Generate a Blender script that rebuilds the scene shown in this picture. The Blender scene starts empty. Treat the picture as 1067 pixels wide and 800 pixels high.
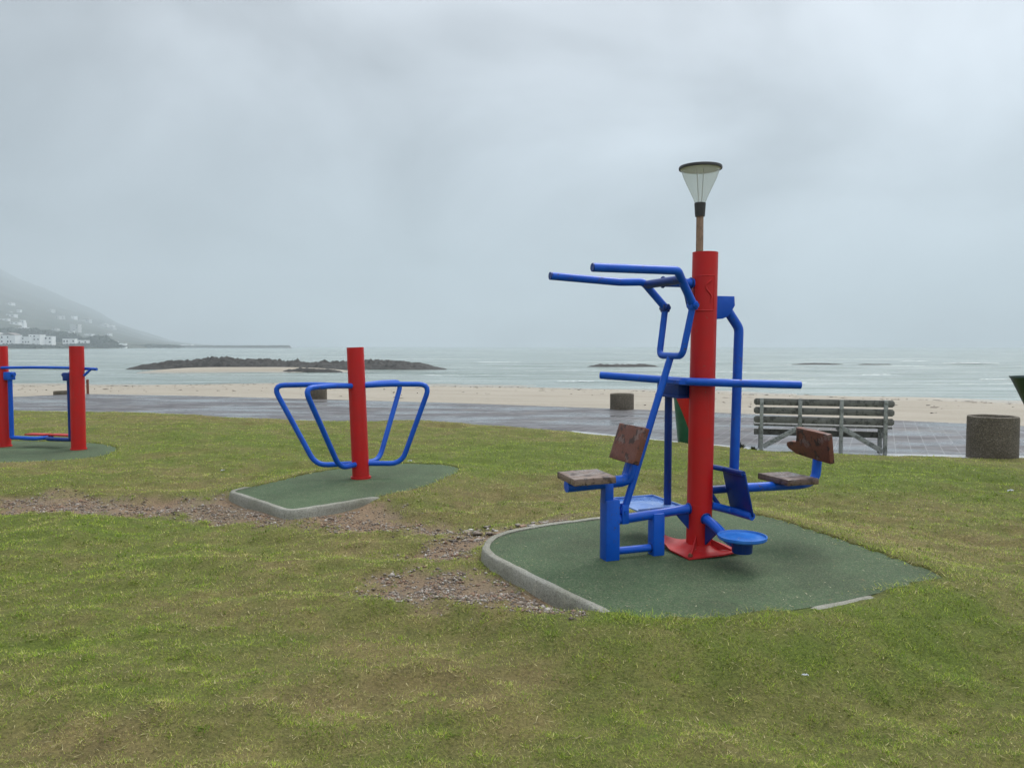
import bpy, bmesh, math, random
import numpy as np
from mathutils import Vector, Matrix

rnd = random.Random(7)
rng = np.random.default_rng(11)
R = math.radians
scene = bpy.context.scene
C = scene.collection

# ------------------------------------------------------------------ camera, sky, sun, exposure
CAM_Z, PITCH, FPX = 1.55, R(2.79), 801.0
cam_data = bpy.data.cameras.new('camera')
cam = bpy.data.objects.new('camera', cam_data)
C.objects.link(cam)
cam.location = (0, 0, CAM_Z)
cam.rotation_euler = (R(90) - PITCH, 0, 0)
cam_data.sensor_width = 36.0
cam_data.lens = 36.0 * FPX / 1067.0
cam_data.clip_start = 0.05
cam_data.clip_end = 20000
scene.camera = cam

SUN_EL, SUN_AZ = R(52), R(35)          # behind the overcast, out over the sea to the right
sun_data = bpy.data.lights.new('sun', 'SUN')
sun_data.energy = 1.45
sun_data.angle = R(22)
sun_data.color = (1.0, 0.96, 0.9)
sun = bpy.data.objects.new('sun', sun_data)
C.objects.link(sun)
sd = Vector((math.sin(SUN_AZ) * math.cos(SUN_EL), math.cos(SUN_AZ) * math.cos(SUN_EL), math.sin(SUN_EL)))
sun.rotation_euler = sd.to_track_quat('Z', 'Y').to_euler()
sun.location = sd * 50

world = bpy.data.worlds.new('World')
scene.world = world
world.use_nodes = True
wn, wl = world.node_tree.nodes, world.node_tree.links
wn.clear()


def wnode(t, **kw):
    n = wn.new(t)
    for k, v in kw.items():
        setattr(n, k, v)
    return n


def wmath(op, a, b=None, clamp=False):
    n = wnode('ShaderNodeMath', operation=op, use_clamp=clamp)
    for i, s in enumerate((a, b)):
        if s is None:
            continue
        if isinstance(s, (int, float)):
            n.inputs[i].default_value = s
        else:
            wl.new(s, n.inputs[i])
    return n.outputs[0]


sky = wnode('ShaderNodeTexSky', sky_type='NISHITA', sun_disc=False, sun_elevation=SUN_EL, sun_rotation=SUN_AZ)
tc = wnode('ShaderNodeTexCoord')
sep = wnode('ShaderNodeSeparateXYZ')
wl.new(tc.outputs['Generated'], sep.inputs[0])
zz = wmath('MAXIMUM', sep.outputs['Z'], 0.0)
den = wmath('ADD', zz, 0.55)
comb = wnode('ShaderNodeCombineXYZ')
wl.new(wmath('DIVIDE', sep.outputs['X'], den), comb.inputs[0])
wl.new(wmath('DIVIDE', sep.outputs['Y'], den), comb.inputs[1])
nz = wnode('ShaderNodeTexNoise')
nz.inputs['Scale'].default_value = 2.3
nz.inputs['Detail'].default_value = 5.0
nz.inputs['Roughness'].default_value = 0.47
nz.inputs['Distortion'].default_value = 0.45
wl.new(comb.outputs[0], nz.inputs['Vector'])
cl = wnode('ShaderNodeMapRange')
cl.inputs['From Min'].default_value = 0.34
cl.inputs['From Max'].default_value = 0.68
cl.inputs['To Min'].default_value = 0.64
cl.inputs['To Max'].default_value = 1.33
wl.new(nz.outputs['Fac'], cl.inputs['Value'])
# heavy overcast: brighter towards the zenith, a thicker bank of cloud over the hills on the left
grad = wmath('ADD', wmath('MULTIPLY', wmath('POWER', zz, 2.2), 3.3), 0.76)
bank = wnode('ShaderNodeMapRange', interpolation_type='SMOOTHSTEP')
bank.inputs['From Min'].default_value = -0.75
bank.inputs['From Max'].default_value = 0.45
bank.inputs['To Min'].default_value = 0.60
bank.inputs['To Max'].default_value = 1.10
wl.new(sep.outputs['X'], bank.inputs['Value'])
lum = wmath('MULTIPLY', wmath('MULTIPLY', grad, cl.outputs[0]), bank.outputs[0])
tint = wnode('ShaderNodeMix', data_type='RGBA')
tint.inputs[6].default_value = (0.865, 1.0, 1.11, 1)
tint.inputs[7].default_value = (0.95, 1.0, 1.07, 1)
wl.new(wmath('MULTIPLY', zz, 2.2, True), tint.inputs[0])
cloud = wnode('ShaderNodeVectorMath', operation='SCALE')
wl.new(tint.outputs[2], cloud.inputs[0])
wl.new(wmath('MULTIPLY', lum, 5.6), cloud.inputs['Scale'])
mix = wnode('ShaderNodeMix', data_type='RGBA')
mix.inputs[0].default_value = 0.93
wl.new(sky.outputs[0], mix.inputs[6])
wl.new(cloud.outputs[0], mix.inputs[7])
bg = wnode('ShaderNodeBackground')
bg.inputs['Strength'].default_value = 0.10
wl.new(mix.outputs[2], bg.inputs['Color'])
wo = wnode('ShaderNodeOutputWorld')
wl.new(bg.outputs[0], wo.inputs['Surface'])

scene.render.engine = 'CYCLES'
scene.view_settings.view_transform = 'Standard'
scene.view_settings.look = 'None'
scene.view_settings.gamma = 1.0
scene.view_settings.use_curve_mapping = False
scene.view_settings.exposure = 0.47
scene.cycles.max_bounces = 8
scene.cycles.volume_bounces = 1
scene.cycles.transparent_max_bounces = 12
scene.cycles.use_denoising = True
scene.render.use_persistent_data = False

# ------------------------------------------------------------------ helpers


def at(px, py, d):
    """the point at ground distance d that the photo shows at pixel (px, py)"""
    x, yc = (px - 533.5) / FPX, (400 - py) / FPX
    dy = math.cos(PITCH) + yc * math.sin(PITCH)
    dz = -math.sin(PITCH) + yc * math.cos(PITCH)
    t = d / dy
    return Vector((x * t, d, CAM_Z + dz * t))


def on(px, py, z):
    """the point at height z that the photo shows at pixel (px, py)"""
    x, yc = (px - 533.5) / FPX, (400 - py) / FPX
    dy = math.cos(PITCH) + yc * math.sin(PITCH)
    dz = -math.sin(PITCH) + yc * math.cos(PITCH)
    t = (z - CAM_Z) / dz
    return Vector((x * t, dy * t, z))


def hash2(ix, iy, seed):
    h = (ix.astype(np.int64) * 374761393 + iy.astype(np.int64) * 668265263 + seed * 1442695041) & 0x7fffffff
    h = ((h ^ (h >> 13)) * 1274126177) & 0x7fffffff
    h = h ^ (h >> 16)
    return (h & 0xffff) / 65535.0


def vnoise(x, y, seed=0):
    x = np.asarray(x, dtype=float)
    y = np.asarray(y, dtype=float)
    ix, iy = np.floor(x), np.floor(y)
    fx, fy = x - ix, y - iy
    fx = fx * fx * (3 - 2 * fx)
    fy = fy * fy * (3 - 2 * fy)
    a = hash2(ix, iy, seed)
    b = hash2(ix + 1, iy, seed)
    c = hash2(ix, iy + 1, seed)
    d = hash2(ix + 1, iy + 1, seed)
    return (a * (1 - fx) + b * fx) * (1 - fy) + (c * (1 - fx) + d * fx) * fy


def fbm(x, y, seed=0, octaves=4, gain=0.5):
    s, amp, tot = 0.0, 1.0, 0.0
    x = np.asarray(x, dtype=float)
    y = np.asarray(y, dtype=float)
    for o in range(octaves):
        s = s + amp * vnoise(x * 2 ** o + 17.3 * o, y * 2 ** o - 9.1 * o, seed + o)
        tot += amp
        amp *= gain
    return s / tot


def sstep(a, b, x):
    t = np.clip((x - a) / (b - a), 0, 1)
    return t * t * (3 - 2 * t)


def seg_dist(x, y, a, b):
    ax, ay, bx, by = a[0], a[1], b[0], b[1]
    dx, dy = bx - ax, by - ay
    t = np.clip(((x - ax) * dx + (y - ay) * dy) / (dx * dx + dy * dy + 1e-12), 0, 1)
    return np.hypot(x - ax - t * dx, y - ay - t * dy)


def poly_sdf(x, y, poly):
    """negative inside"""
    d = np.full(np.shape(x), 1e9)
    inside = np.zeros(np.shape(x), dtype=bool)
    n = len(poly)
    for i in range(n):
        a, b = poly[i], poly[(i + 1) % n]
        d = np.minimum(d, seg_dist(x, y, a, b))
        cond = (a[1] > y) != (b[1] > y)
        with np.errstate(divide='ignore', invalid='ignore'):
            xi = (b[0] - a[0]) * (y - a[1]) / (b[1] - a[1] + 1e-12) + a[0]
        inside ^= cond & (x < xi)
    return np.where(inside, -d, d)


def smooth_poly(pts, n=3):
    for _ in range(n):
        out = []
        for i in range(len(pts)):
            a, b = Vector(pts[i][:2]), Vector(pts[(i + 1) % len(pts)][:2])
            out += [a * .75 + b * .25, a * .25 + b * .75]
        pts = out
    return [(p[0], p[1]) for p in pts]


def round_poly(pts, rads, n=6):
    pts = [Vector(p[:2]) for p in pts]
    out, m = [], len(pts)
    for i, p in enumerate(pts):
        a, b = pts[i - 1], pts[(i + 1) % m]
        r = rads[i] if isinstance(rads, (list, tuple)) else rads
        r = min(r, (a - p).length * .48, (b - p).length * .48)
        p0, p1 = p + (a - p).normalized() * r, p + (b - p).normalized() * r
        for k in range(n + 1):
            t = k / n
            q_ = p0 * (1 - t) ** 2 + p * 2 * t * (1 - t) + p1 * t ** 2
            out.append((q_.x, q_.y))
    return out


# ---- shapes into a bmesh
def add_box(bm, size, loc=(0, 0, 0), rot=None, bevel=0.0):
    m = Matrix.Translation(loc)
    if rot is not None:
        m = m @ (rot.to_4x4() if isinstance(rot, Matrix) else Matrix.Rotation(rot, 4, 'Z'))
    vs = bmesh.ops.create_cube(bm, size=1.0)['verts']
    for v in vs:
        v.co = Vector((v.co.x * size[0], v.co.y * size[1], v.co.z * size[2]))
    if bevel:
        es = list({e for v in vs for e in v.link_edges})
        r = bmesh.ops.bevel(bm, geom=es, offset=bevel, segments=2, affect='EDGES', profile=0.5)
        vs = list({v for f in r['faces'] for v in f.verts} | {v for v in vs if v.is_valid})
    for v in vs:
        v.co = m @ v.co


def round_path(pts, rad, n=5):
    """replace the corners of an open polyline with arcs"""
    pts = [Vector(p) for p in pts]
    if rad <= 0:
        return pts
    out = [pts[0]]
    for i in range(1, len(pts) - 1):
        p, a, b = pts[i], pts[i - 1], pts[i + 1]
        r = min(rad, (a - p).length * .49, (b - p).length * .49)
        p0, p1 = p + (a - p).normalized() * r, p + (b - p).normalized() * r
        for k in range(n + 1):
            t = k / n
            out.append(p0 * (1 - t) ** 2 + p * 2 * t * (1 - t) + p1 * t ** 2)
    out.append(pts[-1])
    return out


def add_tube(bm, pts, r, seg=14, rad=0.0, r_end=None, cap=True, flat=1.0):
    pts = round_path(pts, rad)
    n = len(pts)
    t0 = (pts[1] - pts[0]).normalized()
    ref = Vector((0, 0, 1)) if abs(t0.z) < 0.9 else Vector((1, 0, 0))
    nrm = t0.cross(ref).normalized()
    rings = []
    for i, p in enumerate(pts):
        if i == 0:
            t = t0
        elif i == n - 1:
            t = (pts[-1] - pts[-2]).normalized()
        else:
            t = ((pts[i + 1] - p).normalized() + (p - pts[i - 1]).normalized()).normalized()
        nrm = (nrm - t * nrm.dot(t)).normalized()
        bi = t.cross(nrm)
        rr = r if r_end is None else r + (r_end - r) * i / (n - 1)
        rings.append([bm.verts.new(p + nrm * math.cos(a) * rr + bi * math.sin(a) * rr * flat)
                      for a in (2 * math.pi * k / seg for k in range(seg))])
    for i in range(n - 1):
        for k in range(seg):
            bm.faces.new((rings[i][k], rings[i][(k + 1) % seg], rings[i + 1][(k + 1) % seg], rings[i + 1][k]))
    if cap:
        bm.faces.new(rings[0][::-1])
        bm.faces.new(rings[-1])


def add_lathe(bm, prof, seg=32, loc=(0, 0, 0), close=False):
    loc = Vector(loc)
    rings = []
    for r, z in prof:
        if r < 1e-6:
            rings.append([bm.verts.new(loc + Vector((0, 0, z)))])
        else:
            rings.append([bm.verts.new(loc + Vector((r * math.cos(2 * math.pi * k / seg), r * math.sin(2 * math.pi * k / seg), z)))
                          for k in range(seg)])
    for i in range(len(rings) - 1):
        a, b = rings[i], rings[i + 1]
        for k in range(seg):
            k2 = (k + 1) % seg
            if len(a) == 1 and len(b) > 1:
                bm.faces.new((a[0], b[k2], b[k]))
            elif len(b) == 1 and len(a) > 1:
                bm.faces.new((a[k], a[k2], b[0]))
            elif len(a) > 1:
                bm.faces.new((a[k], a[k2], b[k2], b[k]))


def add_prism(bm, poly, depth, m, bevel=0.0):
    """poly in the local xy plane, extruded +-depth/2 along local z, placed by matrix m"""
    lo = [bm.verts.new((p[0], p[1], -depth / 2)) for p in poly]
    hi = [bm.verts.new((p[0], p[1], depth / 2)) for p in poly]
    fs = [bm.faces.new(lo[::-1]), bm.faces.new(hi)]
    n = len(poly)
    for i in range(n):
        fs.append(bm.faces.new((lo[i], lo[(i + 1) % n], hi[(i + 1) % n], hi[i])))
    vs = lo + hi
    if bevel:
        es = list({e for f in fs[:2] for e in f.edges})
        r = bmesh.ops.bevel(bm, geom=es, offset=bevel, segments=2, affect='EDGES', profile=.5)
        vs = list({v for f in r['faces'] for v in f.verts} | {v for v in vs if v.is_valid})
    for v in vs:
        v.co = m @ v.co


def obj(name, bm, mat, parent=None, smooth=35):
    bmesh.ops.recalc_face_normals(bm, faces=bm.faces)
    me = bpy.data.meshes.new(name)
    bm.to_mesh(me)
    bm.free()
    if smooth:
        me.shade_smooth()
        me.set_sharp_from_angle(angle=R(smooth))
    me.materials.append(mat)
    o = bpy.data.objects.new(name, me)
    C.objects.link(o)
    if parent is not None:
        o.parent = parent
    return o


def np_mesh(name, verts, faces, mat, cols=None, smooth=False, attrs=None):
    """fast mesh from arrays; faces is an (n,3) or (n,4) index array"""
    me = bpy.data.meshes.new(name)
    nv, nf, k = len(verts), len(faces), faces.shape[1]
    me.vertices.add(nv)
    me.vertices.foreach_set('co', np.ascontiguousarray(verts, dtype=np.float32).ravel())
    me.loops.add(nf * k)
    me.loops.foreach_set('vertex_index', np.ascontiguousarray(faces, dtype=np.int32).ravel())
    me.polygons.add(nf)
    me.polygons.foreach_set('loop_start', np.arange(0, nf * k, k, dtype=np.int32))
    me.update(calc_edges=True)
    if cols is not None:
        a = me.attributes.new('col', 'FLOAT_COLOR', 'POINT')
        c4 = np.ones((nv, 4), dtype=np.float32)
        c4[:, :3] = cols
        a.data.foreach_set('color', c4.ravel())
    for key, val in (attrs or {}).items():
        a = me.attributes.new(key, 'FLOAT', 'POINT')
        a.data.foreach_set('value', np.ascontiguousarray(val, dtype=np.float32).ravel())
    if smooth:
        me.shade_smooth()
    me.materials.append(mat)
    o = bpy.data.objects.new(name, me)
    C.objects.link(o)
    return o


def grid_faces(nx, ny):
    i = np.arange(nx * ny).reshape(nx, ny)
    return np.stack([i[:-1, :-1], i[1:, :-1], i[1:, 1:], i[:-1, 1:]], -1).reshape(-1, 4)


def thing(name, label, cat, loc=(0, 0, 0), rotz=0.0, group=None):
    o = bpy.data.objects.new(name, None)
    o.empty_display_size = .2
    C.objects.link(o)
    o.location = loc
    o.rotation_euler = (0, 0, rotz)
    o['label'], o['category'] = label, cat
    if group:
        o['group'] = group
    return o


def tag(o, label, cat, group=None, kind=None):
    o['label'], o['category'] = label, cat
    if group:
        o['group'] = group
    if kind:
        o['kind'] = kind
    return o


def struct(o, kind='structure', label=None, cat=None):
    o['kind'] = kind
    if label:
        o['label'], o['category'] = label, cat
    return o


# ------------------------------------------------------------------ materials
class Mat:
    def __init__(self, name):
        self.m = bpy.data.materials.new(name)
        self.m.use_nodes = True
        self.n, self.l = self.m.node_tree.nodes, self.m.node_tree.links
        self.b = self.n['Principled BSDF']

    def node(self, t, ins=None, **kw):
        n = self.n.new(t)
        for k, v in kw.items():
            setattr(n, k, v)
        for k, v in (ins or {}).items():
            self.set(n.inputs[k], v)
        return n

    def set(self, sock, v):
        if hasattr(v, 'is_output'):
            self.l.new(v, sock)
        else:
            sock.default_value = v

    def pos(self, scale=(1, 1, 1), rot=(0, 0, 0), coord='Object'):
        t = self.node('ShaderNodeTexCoord')
        mp = self.node('ShaderNodeMapping', {'Scale': scale, 'Rotation': rot})
        self.l.new(t.outputs[coord], mp.inputs['Vector'])
        return mp.outputs[0]

    def noise(self, vec, scale, detail=4, rough=.55, out='Fac', dist=0.0):
        n = self.node('ShaderNodeTexNoise', {'Vector': vec, 'Scale': scale, 'Detail': detail, 'Roughness': rough, 'Distortion': dist})
        return n.outputs[out]

    def ramp(self, fac, a, b, lo=0.0, hi=1.0):
        n = self.node('ShaderNodeMapRange', {'Value': fac, 'From Min': a, 'From Max': b, 'To Min': lo, 'To Max': hi})
        return n.outputs[0]

    def mix(self, fac, a, b, blend='MIX'):
        n = self.node('ShaderNodeMix', data_type='RGBA', blend_type=blend)
        self.set(n.inputs[0], fac)
        self.set(n.inputs[6], (*a, 1) if isinstance(a, tuple) and len(a) == 3 else a)
        self.set(n.inputs[7], (*b, 1) if isinstance(b, tuple) and len(b) == 3 else b)
        return n.outputs[2]

    def math(self, op, a, b=0.0, clamp=False):
        n = self.node('ShaderNodeMath', operation=op, use_clamp=clamp)
        self.set(n.inputs[0], a)
        self.set(n.inputs[1], b)
        return n.outputs[0]

    def bump(self, h, strength=.3, dist=.01):
        n = self.node('ShaderNodeBump', {'Height': h, 'Strength': strength, 'Distance': dist})
        self.l.new(n.outputs[0], self.b.inputs['Normal'])

    def out(self, base=None, rough=None, metal=None, spec=None):
        for k, v in (('Base Color', base), ('Roughness', rough), ('Metallic', metal), ('Specular IOR Level', spec)):
            if v is not None:
                self.set(self.b.inputs[k], (*v, 1) if isinstance(v, tuple) and len(v) == 3 else v)
        return self.m


def paint(name, col, worn, chip, rough=.36, chip_at=.64):
    q = Mat(name)
    p = q.pos()
    big = q.noise(p, 5, 5, .6)
    fine = q.noise(p, 42, 5, .6)
    c = q.mix(q.ramp(big, .35, .7), col, worn)
    chips = q.ramp(q.math('ADD', q.math('MULTIPLY', fine, .72), q.math('MULTIPLY', q.noise(p, 7, 2), .28)), chip_at - .012, chip_at + .012)
    c = q.mix(chips, c, chip)
    streak = q.noise(q.pos((26, 26, 1.6)), 1.0, 4, .6)
    c = q.mix(q.ramp(streak, .60, .78, 0, .38), c, tuple(.55 * v_ + .07 for v_ in worn))
    rust = q.math('MULTIPLY', q.ramp(q.noise(q.pos((34, 34, 4)), 1.0, 5, .65), .62, .74), q.ramp(q.noise(p, 3.1, 2), .52, .64))
    c = q.mix(q.math('MULTIPLY', rust, .55), c, (.085, .040, .026))
    q.bump(q.math('SUBTRACT', q.noise(p, 130, 3), q.math('MULTIPLY', chips, 1.5)), .16, .004)
    return q.out(c, q.math('ADD', q.ramp(big, .3, .7, rough - .08, rough + .12), q.math('MULTIPLY', chips, .3)), spec=.32)


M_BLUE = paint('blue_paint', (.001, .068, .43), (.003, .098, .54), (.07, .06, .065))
M_BLUE_DARK = paint('shaded_blue_paint', (.002, .028, .18), (.003, .038, .22), (.05, .045, .05))  # same blue darkened, shade put into the colour of the dimmer parts
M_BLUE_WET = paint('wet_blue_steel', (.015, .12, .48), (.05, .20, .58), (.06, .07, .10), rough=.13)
M_TRAY = paint('wet_tray_painted_sheen', (.06, .17, .50), (.22, .34, .62), (.30, .36, .48), rough=.12)  # sky reflected in the wet tray is painted in as paler base tones
M_RED = paint('red_paint', (.50, .008, .008), (.42, .014, .013), (.20, .07, .05), rough=.44, chip_at=.655)
M_RED_BARE = paint('worn_red_paint', (.42, .012, .014), (.36, .016, .016), (.38, .25, .18), rough=.45, chip_at=.66)


def wood(name, a, b, wet=.0, axis=(1, 14, 14), spot=(.09, .035, .03), peel=.7):
    q = Mat(name)
    p = q.pos(axis)
    g = q.noise(p, 6, 6, .6, dist=.4)
    p2 = q.pos()
    blot = q.noise(p2, 16, 4, .6)
    c = q.mix(q.ramp(g, .3, .7), a, b)
    c = q.mix(q.ramp(blot, .53, .60), c, spot)
    c = q.mix(q.ramp(q.noise(p2, 7, 5, .65), .58, .63, 0, peel), c, tuple(.6 * v_ + .10 for v_ in b))
    q.bump(g, .35, .004)
    return q.out(c, q.ramp(q.noise(p2, 9, 3), .35, .6, .22 if wet else .5, .65))


M_BOARD = wood('brown_board', (.090, .026, .015), (.165, .052, .028), spot=(.036, .015, .011))
M_SEAT = wood('weathered_seat_board', (.125, .070, .048), (.26, .20, .16), wet=1, spot=(.055, .034, .026))
M_SEAT_DARK = wood('dark_seat_board', (.085, .050, .040), (.155, .105, .085), wet=1, spot=(.045, .025, .02))
M_BENCH = wood('bench_grey_wood', (.105, .106, .097), (.175, .176, .162), spot=(.06, .062, .056))
M_BENCH_FRAME = wood('bench_frame_wood', (.20, .215, .205), (.31, .325, .31), spot=(.13, .14, .13))
M_POLE = wood('lamp_pole_wood', (.21, .125, .080), (.30, .19, .125), axis=(14, 14, 1), spot=(.19, .115, .075), peel=.1)


def speckle(name, a, b, c3, scale, rough=.85, blotch=((.8, .8, .8)), bump=.5, bdist=.006):
    q = Mat(name)
    p = q.pos()
    f = q.node('ShaderNodeTexVoronoi', {'Vector': p, 'Scale': scale})
    sepc = q.node('ShaderNodeSeparateColor', {'Color': f.outputs['Color']})
    c = q.mix(q.ramp(sepc.outputs[0], .2, .8), a, b)
    c = q.mix(q.ramp(sepc.outputs[1], .86, .9), c, c3)
    c = q.mix(q.ramp(q.noise(p, 1.6, 6, .65), .42, .66, 0, 1), c, q.mix(1.0, c, blotch, 'MULTIPLY'))
    c = q.mix(q.ramp(q.noise(p, 9, 5, .7), .58, .74, 0, .6), c, q.mix(1.0, c, (1.5, 1.42, 1.3), 'MULTIPLY'))
    q.bump(q.math('ADD', f.outputs['Distance'], q.noise(p, scale * .3, 3)), bump, bdist)
    return q.out(c, rough)


M_RUBBER = speckle('green_rubber', (.030, .060, .022), (.060, .104, .040), (.13, .14, .08), 150, .85, (.66, .64, .58))
M_KERB = speckle('kerb_concrete', (.23, .225, .185), (.30, .295, .25), (.18, .17, .14), 140, .85, (.62, .62, .55))
M_AGG = speckle('aggregate_concrete', (.085, .070, .050), (.135, .112, .082), (.20, .17, .13), 75, .8, (.6, .58, .5), .8, .012)
M_AGG_DARK = speckle('inner_concrete', (.04, .035, .028), (.07, .06, .05), (.10, .09, .08), 60, .9)
M_EDGING = speckle('edging_concrete', (.33, .34, .34), (.45, .46, .45), (.22, .22, .22), 50, .35, (.7, .7, .72))

q = Mat('bin_green')
M_GREEN = q.out(q.mix(q.ramp(q.noise(q.pos(), 9, 4), .35, .7), (.008, .085, .045), (.012, .12, .062)), .45)
q = Mat('bin_dark_green')
M_DKGREEN = q.out(q.mix(q.ramp(q.noise(q.pos(), 9, 4), .35, .7), (.006, .030, .026), (.010, .042, .036)), .4)
q = Mat('black_steel')
M_BLACK = q.out(q.mix(q.noise(q.pos(), 30, 3), (.018, .018, .02), (.04, .038, .036)), .5)
q = Mat('lamp_white')
M_WHITE = q.out((.62, .60, .55), .5)
q = Mat('steel_wire')
M_WIRE = q.out((.35, .33, .30), .35, 1.0)
q = Mat('clear_plastic')
q.b.inputs['Transmission Weight'].default_value = 1.0
q.b.inputs['IOR'].default_value = 1.08
q.b.inputs['Transmission Weight'].default_value = .80
M_GLASS = q.out((.93, .95, .93), .22)
q = Mat('paper')
M_PAPER = q.out((.42, .44, .47), .7)
q = Mat('rust')
M_RUST = q.out(q.mix(q.noise(q.pos(), 20, 4), (.12, .035, .02), (.22, .08, .045)), .8)
q = Mat('weed_leaf')
M_WEED = q.out(q.mix(q.noise(q.pos(), 30, 2), (.03, .035, .018), (.055, .06, .03)), .6)

# colours carried by each blade / stone / clod
q = Mat('grass_blades')
ca = q.node('ShaderNodeAttribute', attribute_name='col')
q.out(ca.outputs['Color'], .62, spec=.25)
tr = q.node('ShaderNodeBsdfTranslucent', {'Color': ca.outputs['Color']})
ms = q.node('ShaderNodeMixShader', {'Fac': .28})
q.l.new(q.b.outputs[0], ms.inputs[1])
q.l.new(tr.outputs[0], ms.inputs[2])
q.l.new(ms.outputs[0], q.n['Material Output'].inputs['Surface'])
M_GRASS = q.m
q = Mat('pebbles')
ca = q.node('ShaderNodeAttribute', attribute_name='col')
M_PEBBLE = q.out(q.mix(q.ramp(q.noise(q.pos(), 160, 3), .4, .6), ca.outputs['Color'], q.mix(1.0, ca.outputs['Color'], (.7, .68, .66), 'MULTIPLY')), .7)
q = Mat('lawn_soil')
ca = q.node('ShaderNodeAttribute', attribute_name='col')
p = q.pos()
n1 = q.noise(p, 60, 6, .7)
cc = q.mix(q.ramp(n1, .35, .65), q.mix(1.0, ca.outputs['Color'], (.62, .62, .6), 'MULTIPLY'), q.mix(1.0, ca.outputs['Color'], (1.3, 1.28, 1.2), 'MULTIPLY'))
q.bump(n1, .8, .02)
M_SOIL = q.out(cc, .9, spec=.2)

# ------------------------------------------------------------------ site layout (metres; camera at the origin, looking along +y)
PAD_Z = 0.10
PAD1 = round_poly([on(*p, PAD_Z) for p in [(566, 548), (516, 559), (506, 574), (545, 594), (600, 621), (646, 643), (740, 648), (850, 632), (990, 601),
                                           (880, 563), (800, 537), (745, 530), (660, 537)]],
                  [.5, .25, .22, .3, .3, .25, .3, .3, .10, .3, .4, .3, .4])
PAD2_Z = 0.08
PAD2 = round_poly([on(*p, PAD2_Z) for p in [(242, 512), (303, 532), (376, 520.5), (440, 509), (482, 490), (470, 484), (400, 482), (335, 490)]],
                  [.10, .06, .3, .3, .2, .3, .5, .5])
PAD3_Z = 0.03
PAD3 = round_poly([on(*p, PAD3_Z) for p in [(-110, 466), (-60, 482), (20, 482), (104, 477), (128, 467), (100, 461), (20, 459), (-70, 459)]], .6)

LAWN_EDGE = [(-60, 23.0), (-20, 21.2), (-13.3, 20.0), (-9.3, 19.2), (-5.07, 17.4), (-1.1, 16.6), (1.2, 14.9), (2.77, 13.35), (4.1, 12.25),
             (5.8, 11.6), (7.8, 11.35), (11, 10.3), (15, 8.6), (40, -4)]
PATH_FAR = [(-60, 24.6), (-22, 24.9), (-17, 25.5), (-15.4, 27.4), (-10.9, 26.3), (-1.5, 22.9), (4.2, 20.2), (7.3, 18.5), (10.86, 16.3), (13.8, 14.4), (40, 0)]
LEX, LEY = np.array([p[0] for p in LAWN_EDGE]), np.array([p[1] for p in LAWN_EDGE])
PFX, PFY = np.array([p[0] for p in PATH_FAR]), np.array([p[1] for p in PATH_FAR])


def lawn_edge(x):
    return np.interp(x, LEX, LEY) + (fbm(np.asarray(x) * 1.3, np.asarray(x) * 0, 91, 3) - .5) * .35


def path_far(x):
    return np.interp(x, PFX, PFY)


SEA_Z, PATH_Z = -1.20, -0.14
GRAVEL = [((-4.7, 7.6), (-2.9, 7.45), .34), ((-2.9, 7.35), (-1.25, 6.85), .30), ((-4.6, 7.55), (-5.0, 7.75), .10),
          ((-.50, 5.80), (-.15, 6.30), .17), ((-.2, 6.42), (.75, 6.80), .15), ((-.62, 4.95), (-.15, 4.74), .22), ((-.2, 4.70), (.20, 4.60), .18), ((-1.4, 6.85), (-.9, 6.65), .16),
          ((-.95, 6.9), (-.35, 6.35), .12)]


def bare_mask(x, y):
    m = np.zeros(np.shape(x))
    wob = (fbm(x * 2.3, y * 2.6, 5, 3, .6) - .5) * .75 + (fbm(x * 9, y * 10, 15, 3, .6) - .5) * .42
    for a, b, r in GRAVEL:
        m = np.maximum(m, sstep(.24, -.16, seg_dist(x, y, a, b) - r + wob))
    return m


# patches of greener (+) and drier (-) turf: centre, radii, amount
TURF = [(-.3, 10.6, 2.6, 1.0, .30), (-3.5, 11.5, 2.5, 1.0, .22), (4.5, 10.0, 2.0, .8, .2), (2.2, 10.4, 1.4, .8, .25), (-2.3, 4.9, 1.3, .7, .32), (-3.4, 6.2, 1.2, .5, .40), (-5.5, 6.9, .8, .3, .55), (-.4, 3.4, .9, .9, -.28), (-1.6, 2.9, .7, .4, -.30),
        (.9, 3.9, .9, .35, .42), (2.2, 4.2, 1.2, .5, .30), (1.8, 3.2, 1.2, .5, .12), (3.8, 8.8, 1.6, .8, .45), (5.3, 9.2, 1.5, 1.2, .55), (3.1, 6.4, .9, .5, -.22),
        (4.0, 5.8, 1.2, .6, -.10), (-.2, 7.9, 1.4, .7, -.38), (1.2, 7.6, 1.3, .6, -.25), (-.3, 9.8, 1.2, .7, .40), (-1.0, 11.6, 3, 1.2, .20),
        (-3.4, 9.7, 1.4, .6, .18), (-2.7, 7.75, .35, .22, .7), (-5.2, 9.2, 2.2, .6, -.12), (-7, 13.0, 4, 1.4, .25), (.4, 4.15, .5, .25, .35),
        (-1.0, 5.9, .8, .4, -.2), (-1.2, 4.1, .8, .5, -.12), (2.9, 3.3, .6, .5, .22), (2.6, 12, 2, .8, .15), (6.5, 7.5, 1.5, .9, .15)]


def greenness(x, y):
    g = .50 + (fbm(x * .55, y * .8, 31, 3) - .5) * .8 + (fbm(x * 2.4, y * 3.0, 37, 4, .6) - .5) * 1.0 + (fbm(x * 9, y * 10, 41, 2) - .5) * .45
    for cx, cy, rx, ry, a in TURF:
        g = g + a * np.exp(-((x - cx) / rx) ** 2 - ((y - cy) / ry) ** 2)
    return np.clip(g, 0, 1)


KERB_OPEN = [((-.22, 5.55), .55), ((.02, 5.05), .45), ((.32, 4.62), .32), ((-.05, 6.0), .5), ((.35, 6.2), .4)]


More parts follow.
